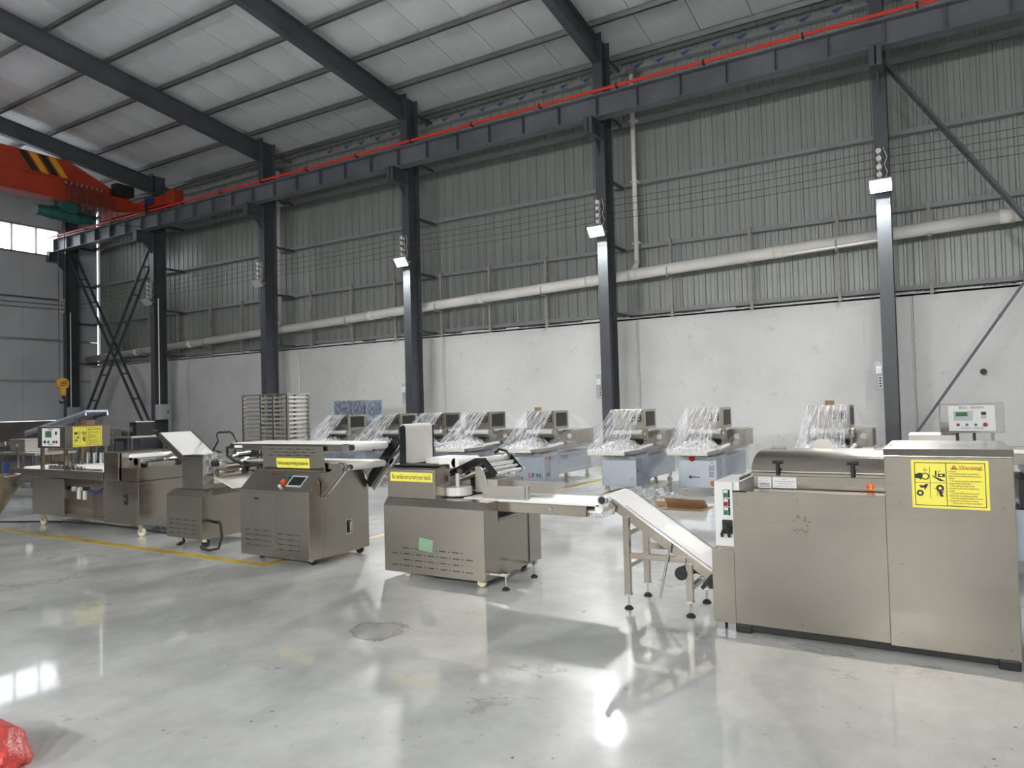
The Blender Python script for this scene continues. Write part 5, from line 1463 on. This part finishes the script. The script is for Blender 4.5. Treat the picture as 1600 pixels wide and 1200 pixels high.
for x, mt in ((0.075, 'stainless'), (0.10, 'black'), (0.235, 'black'), (0.38, 'stainless')):
    MB().box(x, x + 0.025, 8.06, 8.10, 1.07, 1.28).build('panel_post', mt, bm_)
cb = MB().box(-0.03, 0.485, 8.0, 8.35, 1.265, 1.545).build('control_box', 'chrome', bm_, 0.008)
pl = MB().box(0.045, 0.415, 7.994, 8.0, 1.285, 1.525).build('control_panel', 'cabinet_white', cb, 0.004)
kp = MB().box(0.085, 0.24, 7.988, 7.994, 1.385, 1.475).build('keypad', 'box_grey', pl, 0.002)
MB().box(0.103, 0.197, 7.985, 7.988, 1.425, 1.463).build('display', 'lcd_green', kp)
m = MB()
for r_ in range(4):
    for c_ in range(2):
        m.box(0.207 + 0.014 * c_, 0.216 + 0.014 * c_, 7.985, 7.988, 1.40 + 0.017 * r_, 1.41 + 0.017 * r_)
m.build('keys', 'galvanised', kp)
MB().box(0.305, 0.345, 7.988, 7.994, 1.435, 1.465).build('counter', 'black', pl)
MB().box(0.305, 0.345, 7.990, 7.994, 1.40, 1.43).build('counter_keys', 'box_grey', pl)
for x, mt, r_ in ((0.12, 'btn_red', 0.012), (0.19, 'btn_green', 0.011), (0.26, 'btn_green', 0.011), (0.335, 'btn_red', 0.018)):
    button(pl, (x, 7.994, 1.345), mt, r_)
text('面粉类、揉捏成型机', (0.23, 7.9925, 1.503), 0.022, 'ink_black', pl, width=0.20)
text('食品机械  中国制造', (0.23, 7.9925, 1.312), 0.016, 'ink_black', pl, width=0.18)
text('A  B', (0.575, 7.718, 0.915), 0.05, 'ink_black', bm_)
# clear plastic bag against the mixer's far corner
q = random.Random(11)
def bag(c, rx_, ry_, h, amp, n=26, mseed=0):
    m = MB()
    def f(u, v):
        a = 2 * math.pi * u
        b_ = v * math.pi * 0.5
        k = 1 + amp * math.sin(a * 5 + v * 9 + mseed) + amp * 0.8 * math.sin(a * 11 - v * 17) + amp * 0.5 * math.sin(a * 23 + v * 31)
        return (c[0] + rx_ * math.cos(b_) ** 0.7 * math.cos(a) * k, c[1] + ry_ * math.cos(b_) ** 0.7 * math.sin(a) * k, c[2] + h * math.sin(b_) * (1 + amp * 0.6 * math.sin(a * 7 + 3 * v)))
    return m.grid(f, n * 2, n)
tag(bag((0.56, 5.06, 0.0), 0.17, 0.14, 0.27, 0.07, 18, 1).build('clear_plastic_bag', 'film_crumple', None, smooth=True), 'crumpled clear plastic bag by the corner of the mixer', 'plastic bag')
tag(bag((-4.06, 1.64, 0.0), 0.31, 0.21, 0.17, 0.045, 26, 4).build('red_plastic_bag', 'red_bag', None, smooth=True), 'crumpled red plastic bag lying on the floor', 'plastic bag')

# ------------------------------------------------------------------ film scraps and cardboard on the floor
def scrap(cx, cy, rx_, ry_, h, seed):
    q = random.Random(seed)
    p1, p2 = q.uniform(0, 6), q.uniform(0, 6)
    def f(u, v):
        x, y = 2 * u - 1, 2 * v - 1
        d = max(0, 1 - x * x - y * y)
        z = h * d ** 0.6 * (0.7 + 0.3 * math.sin(x * 9 + p1) * math.sin(y * 8 + p2)) + 0.02 * d * math.sin(x * 33 + y * 17) + 0.012 * d * math.sin(y * 47 - x * 29)
        return (cx + rx_ * x, cy + ry_ * y, 0.004 + max(0, z))
    return MB().grid(f, 46, 36)
tag(scrap(-4.30, 11.48, 0.62, 0.40, 0.22, 1).build('film_scrap', 'film_crumple', None, smooth=True), 'heap of discarded clear stretch film behind the cardboard', 'plastic film', 'discarded stretch film on the floor')
tag(scrap(-3.85, 10.12, 0.32, 0.26, 0.10, 2).build('film_scrap', 'film_crumple', None, smooth=True), 'small tangle of clear film in front of the cardboard', 'plastic film', 'discarded stretch film on the floor')
tag(scrap(-4.62, 9.75, 0.42, 0.36, 0.13, 3).build('film_scrap', 'film_crumple', None, smooth=True), 'tangle of clear film below the top of the inclined conveyor', 'plastic film', 'discarded stretch film on the floor')
cbx = thing('flattened_carton', (-3.4, 10.7, 0), 'flattened brown cardboard carton on the floor among film scraps', 'cardboard')
MB().prism([(-3.75, 10.45), (-3.10, 10.50), (-3.05, 10.95), (-3.70, 11.05)], 'z', 0.002, 0.02).build('bottom_flap', 'cardboard', cbx)
MB().prism([(10.78, 0.02), (10.60, 0.155), (10.61, 0.165), (10.80, 0.03)], 'x', -3.70, -3.40).build('raised_flap', 'cardboard', cbx)
MB().prism([(10.78, 0.02), (10.60, 0.15), (10.61, 0.16), (10.80, 0.03)], 'x', -3.395, -3.08).build('raised_flap', 'cardboard', cbx)
MB().box(-3.9, -3.7, 10.75, 10.95, 0.02, 0.09).build('side_flap', 'cardboard', cbx)

# ------------------------------------------------------------------ hopper cut by the picture edge
hp = thing('steel_hopper', (-11.12, 4.6, 0), 'round stainless hopper partly cut off beside the forming machine', 'hopper')
MB().lathe((-11.12, 4.6, 0), [(0.20, 0.30), (0.43, 0.70), (0.455, 0.72), (0.455, 0.85), (0.47, 0.865), (0.46, 0.87), (0.44, 0.85), (0.42, 0.72), (0.18, 0.31)], 36).build('bowl', 'stainless', hp, smooth=True)
for a in (40, 160, 280):
    x, y = -11.12 + 0.22 * math.cos(R(a)), 4.6 + 0.22 * math.sin(R(a))
    MB().cyl((x, y, 0.0), (x, y, 0.42), 0.016, n=8).build('leg', 'stainless', hp)

# ------------------------------------------------------------------ clutter at the far left
bt = thing('blue_conveyor', (-17.4, 9.0, 0), 'pale blue inclined conveyor table behind the forming machine', 'conveyor')
MB().bar((-18.9, 9.0, 1.28), (-16.25, 9.0, 1.74), 0.5, 0.05).build('table_top', 'table_blue', bt)
for y in (8.76, 9.24):
    MB().bar((-18.9, y, 1.22), (-16.25, y, 1.68), 0.03, 0.07).build('side_rail', 'galvanised', bt)
for x, z in ((-18.6, 1.27), (-16.7, 1.60)):
    for y in (8.78, 9.22):
        MB().box(x - 0.025, x + 0.025, y - 0.025, y + 0.025, 0, z).build('leg', 'steel_paint', bt)
MB().box(-18.6, -16.7, 9.2, 9.24, 0.5, 0.55).build('stretcher', 'steel_paint', bt)
MB().box(-17.0, -16.5, 8.9, 9.1, 1.42, 1.55).build('drive_box', 'brown_belt', bt, 0.01)
ob = thing('brown_conveyor', (-19.5, 8.6, 0), 'brown-belted inclined conveyor at the left edge of the picture', 'conveyor')
MB().bar((-20.9, 8.3, 0.80), (-18.2, 8.3, 1.08), 0.5, 0.05).build('belt', 'brown_belt', ob)
MB().bar((-20.9, 8.03, 0.78), (-18.2, 8.03, 1.06), 0.03, 0.09).build('side_rail', 'galvanised', ob)
for x, z in ((-20.5, 0.8), (-18.5, 1.02)):
    for y in (8.08, 8.52):
        MB().box(x - 0.025, x + 0.025, y - 0.025, y + 0.025, 0, z).build('leg', 'steel_paint', ob)
MB().box(-19.6, -19.1, 8.1, 8.5, 0.25, 0.6).build('motor_box', 'tube_blue', ob, 0.01)
def bench(x0, x1, y0, y1, h, label, mat='stainless_matte', nm='work_bench'):
    t = thing(nm, ((x0 + x1) / 2, (y0 + y1) / 2, 0), label, 'bench', 'benches and frames behind the forming machine')
    MB().box(x0, x1, y0, y1, h - 0.05, h).build('bench_top', mat, t, 0.004)
    MB().box(x0 + 0.05, x1 - 0.05, y0 + 0.05, y1 - 0.05, h * 0.35, h * 0.35 + 0.03).build('lower_shelf', 'steel_paint', t)
    for x in (x0 + 0.04, x1 - 0.04):
        for y in (y0 + 0.04, y1 - 0.04):
            MB().box(x - 0.03, x + 0.03, y - 0.03, y + 0.03, 0, h - 0.05).build('leg', 'steel_paint', t)
    return t
b1 = bench(-17.2, -15.6, 7.4, 8.2, 0.92, 'steel bench seen between the posts of the forming machine')
b2 = bench(-20.4, -18.6, 11.2, 12.2, 1.05, 'grey steel bench with a machine head, behind the yellow sticker')
b3 = bench(-24.0, -22.0, 12.6, 13.6, 0.95, 'dark bench near the far corner column', 'concrete')
def block(x0, x1, y0, y1, z0, z1, mat, label, cat, nm, extra=None):
    t = thing(nm, ((x0 + x1) / 2, (y0 + y1) / 2, z0), label, cat)
    MB().box(x0, x1, y0, y1, z0, z1).build('body', mat, t, 0.01)
    MB().box(x0 - 0.02, x1 + 0.02, y0 - 0.02, y1 + 0.02, z1, z1 + 0.03).build('top_plate', 'galvanised', t, 0.004)
    MB().box(x0 + 0.1 * (x1 - x0), x0 + 0.5 * (x1 - x0), y0 - 0.03, y0, z0 + 0.3 * (z1 - z0), z0 + 0.7 * (z1 - z0)).build('front_hatch', 'galvanised', t, 0.004)
    return t
block(-16.9, -16.3, 7.55, 8.0, 0.921, 1.16, 'stainless_matte', 'small stainless feeder unit on the bench behind the forming machine', 'machine', 'feeder_unit')
block(-19.0, -18.7, 11.4, 11.9, 1.051, 1.42, 'black', 'black gear unit on the bench beside the raised control box', 'machine', 'gear_unit')
block(-20.2, -19.4, 11.4, 12.0, 1.051, 1.24, 'stainless_matte', 'low stainless head on the bench behind the yellow sticker', 'machine', 'machine_head')
block(-24.6, -23.4, 14.2, 15.0, 0.0, 1.05, 'steel_paint', 'dark grey steel cabinet below the cross braces', 'cabinet', 'steel_cabinet')
block(-28.5, -26.8, 13.6, 14.6, 0.0, 0.85, 'wood', 'low brown crate near the far end wall', 'crate', 'wooden_crate')
block(-13.9, -13.2, 6.9, 7.5, 0.0, 0.72, 'black', 'black motor cabinet at the left end of the forming machine', 'cabinet', 'motor_cabinet')
tag(MB().tube([(-14.5, 5.55, 0.012), (-12.9, 5.50, 0.012), (-11.9, 5.95, 0.012), (-10.8, 6.1, 0.012), (-9.0, 6.0, 0.012)], 0.012, 6).build('floor_cable', 'rubber', smooth=True), 'black cable lying on the floor under the forming machine', 'cable')

# ------------------------------------------------------------------ fit lettering widths
bpy.context.view_layer.update()
for o, w in FIT:
    d = o.dimensions.x
    if d > 1e-4:
        o.scale.x = w / d

# lettering becomes plain mesh
bpy.context.view_layer.update()
_dg = bpy.context.evaluated_depsgraph_get()
for o in [o for o in list(bpy.data.objects) if o.type == 'FONT']:
    me = bpy.data.meshes.new_from_object(o.evaluated_get(_dg))
    n = bpy.data.objects.new(o.name, me)
    COL.objects.link(n)
    n.parent = o.parent
    n.location, n.rotation_euler, n.scale = o.location, o.rotation_euler, o.scale
    nm = o.name
    bpy.data.objects.remove(o)
    n.name = nm
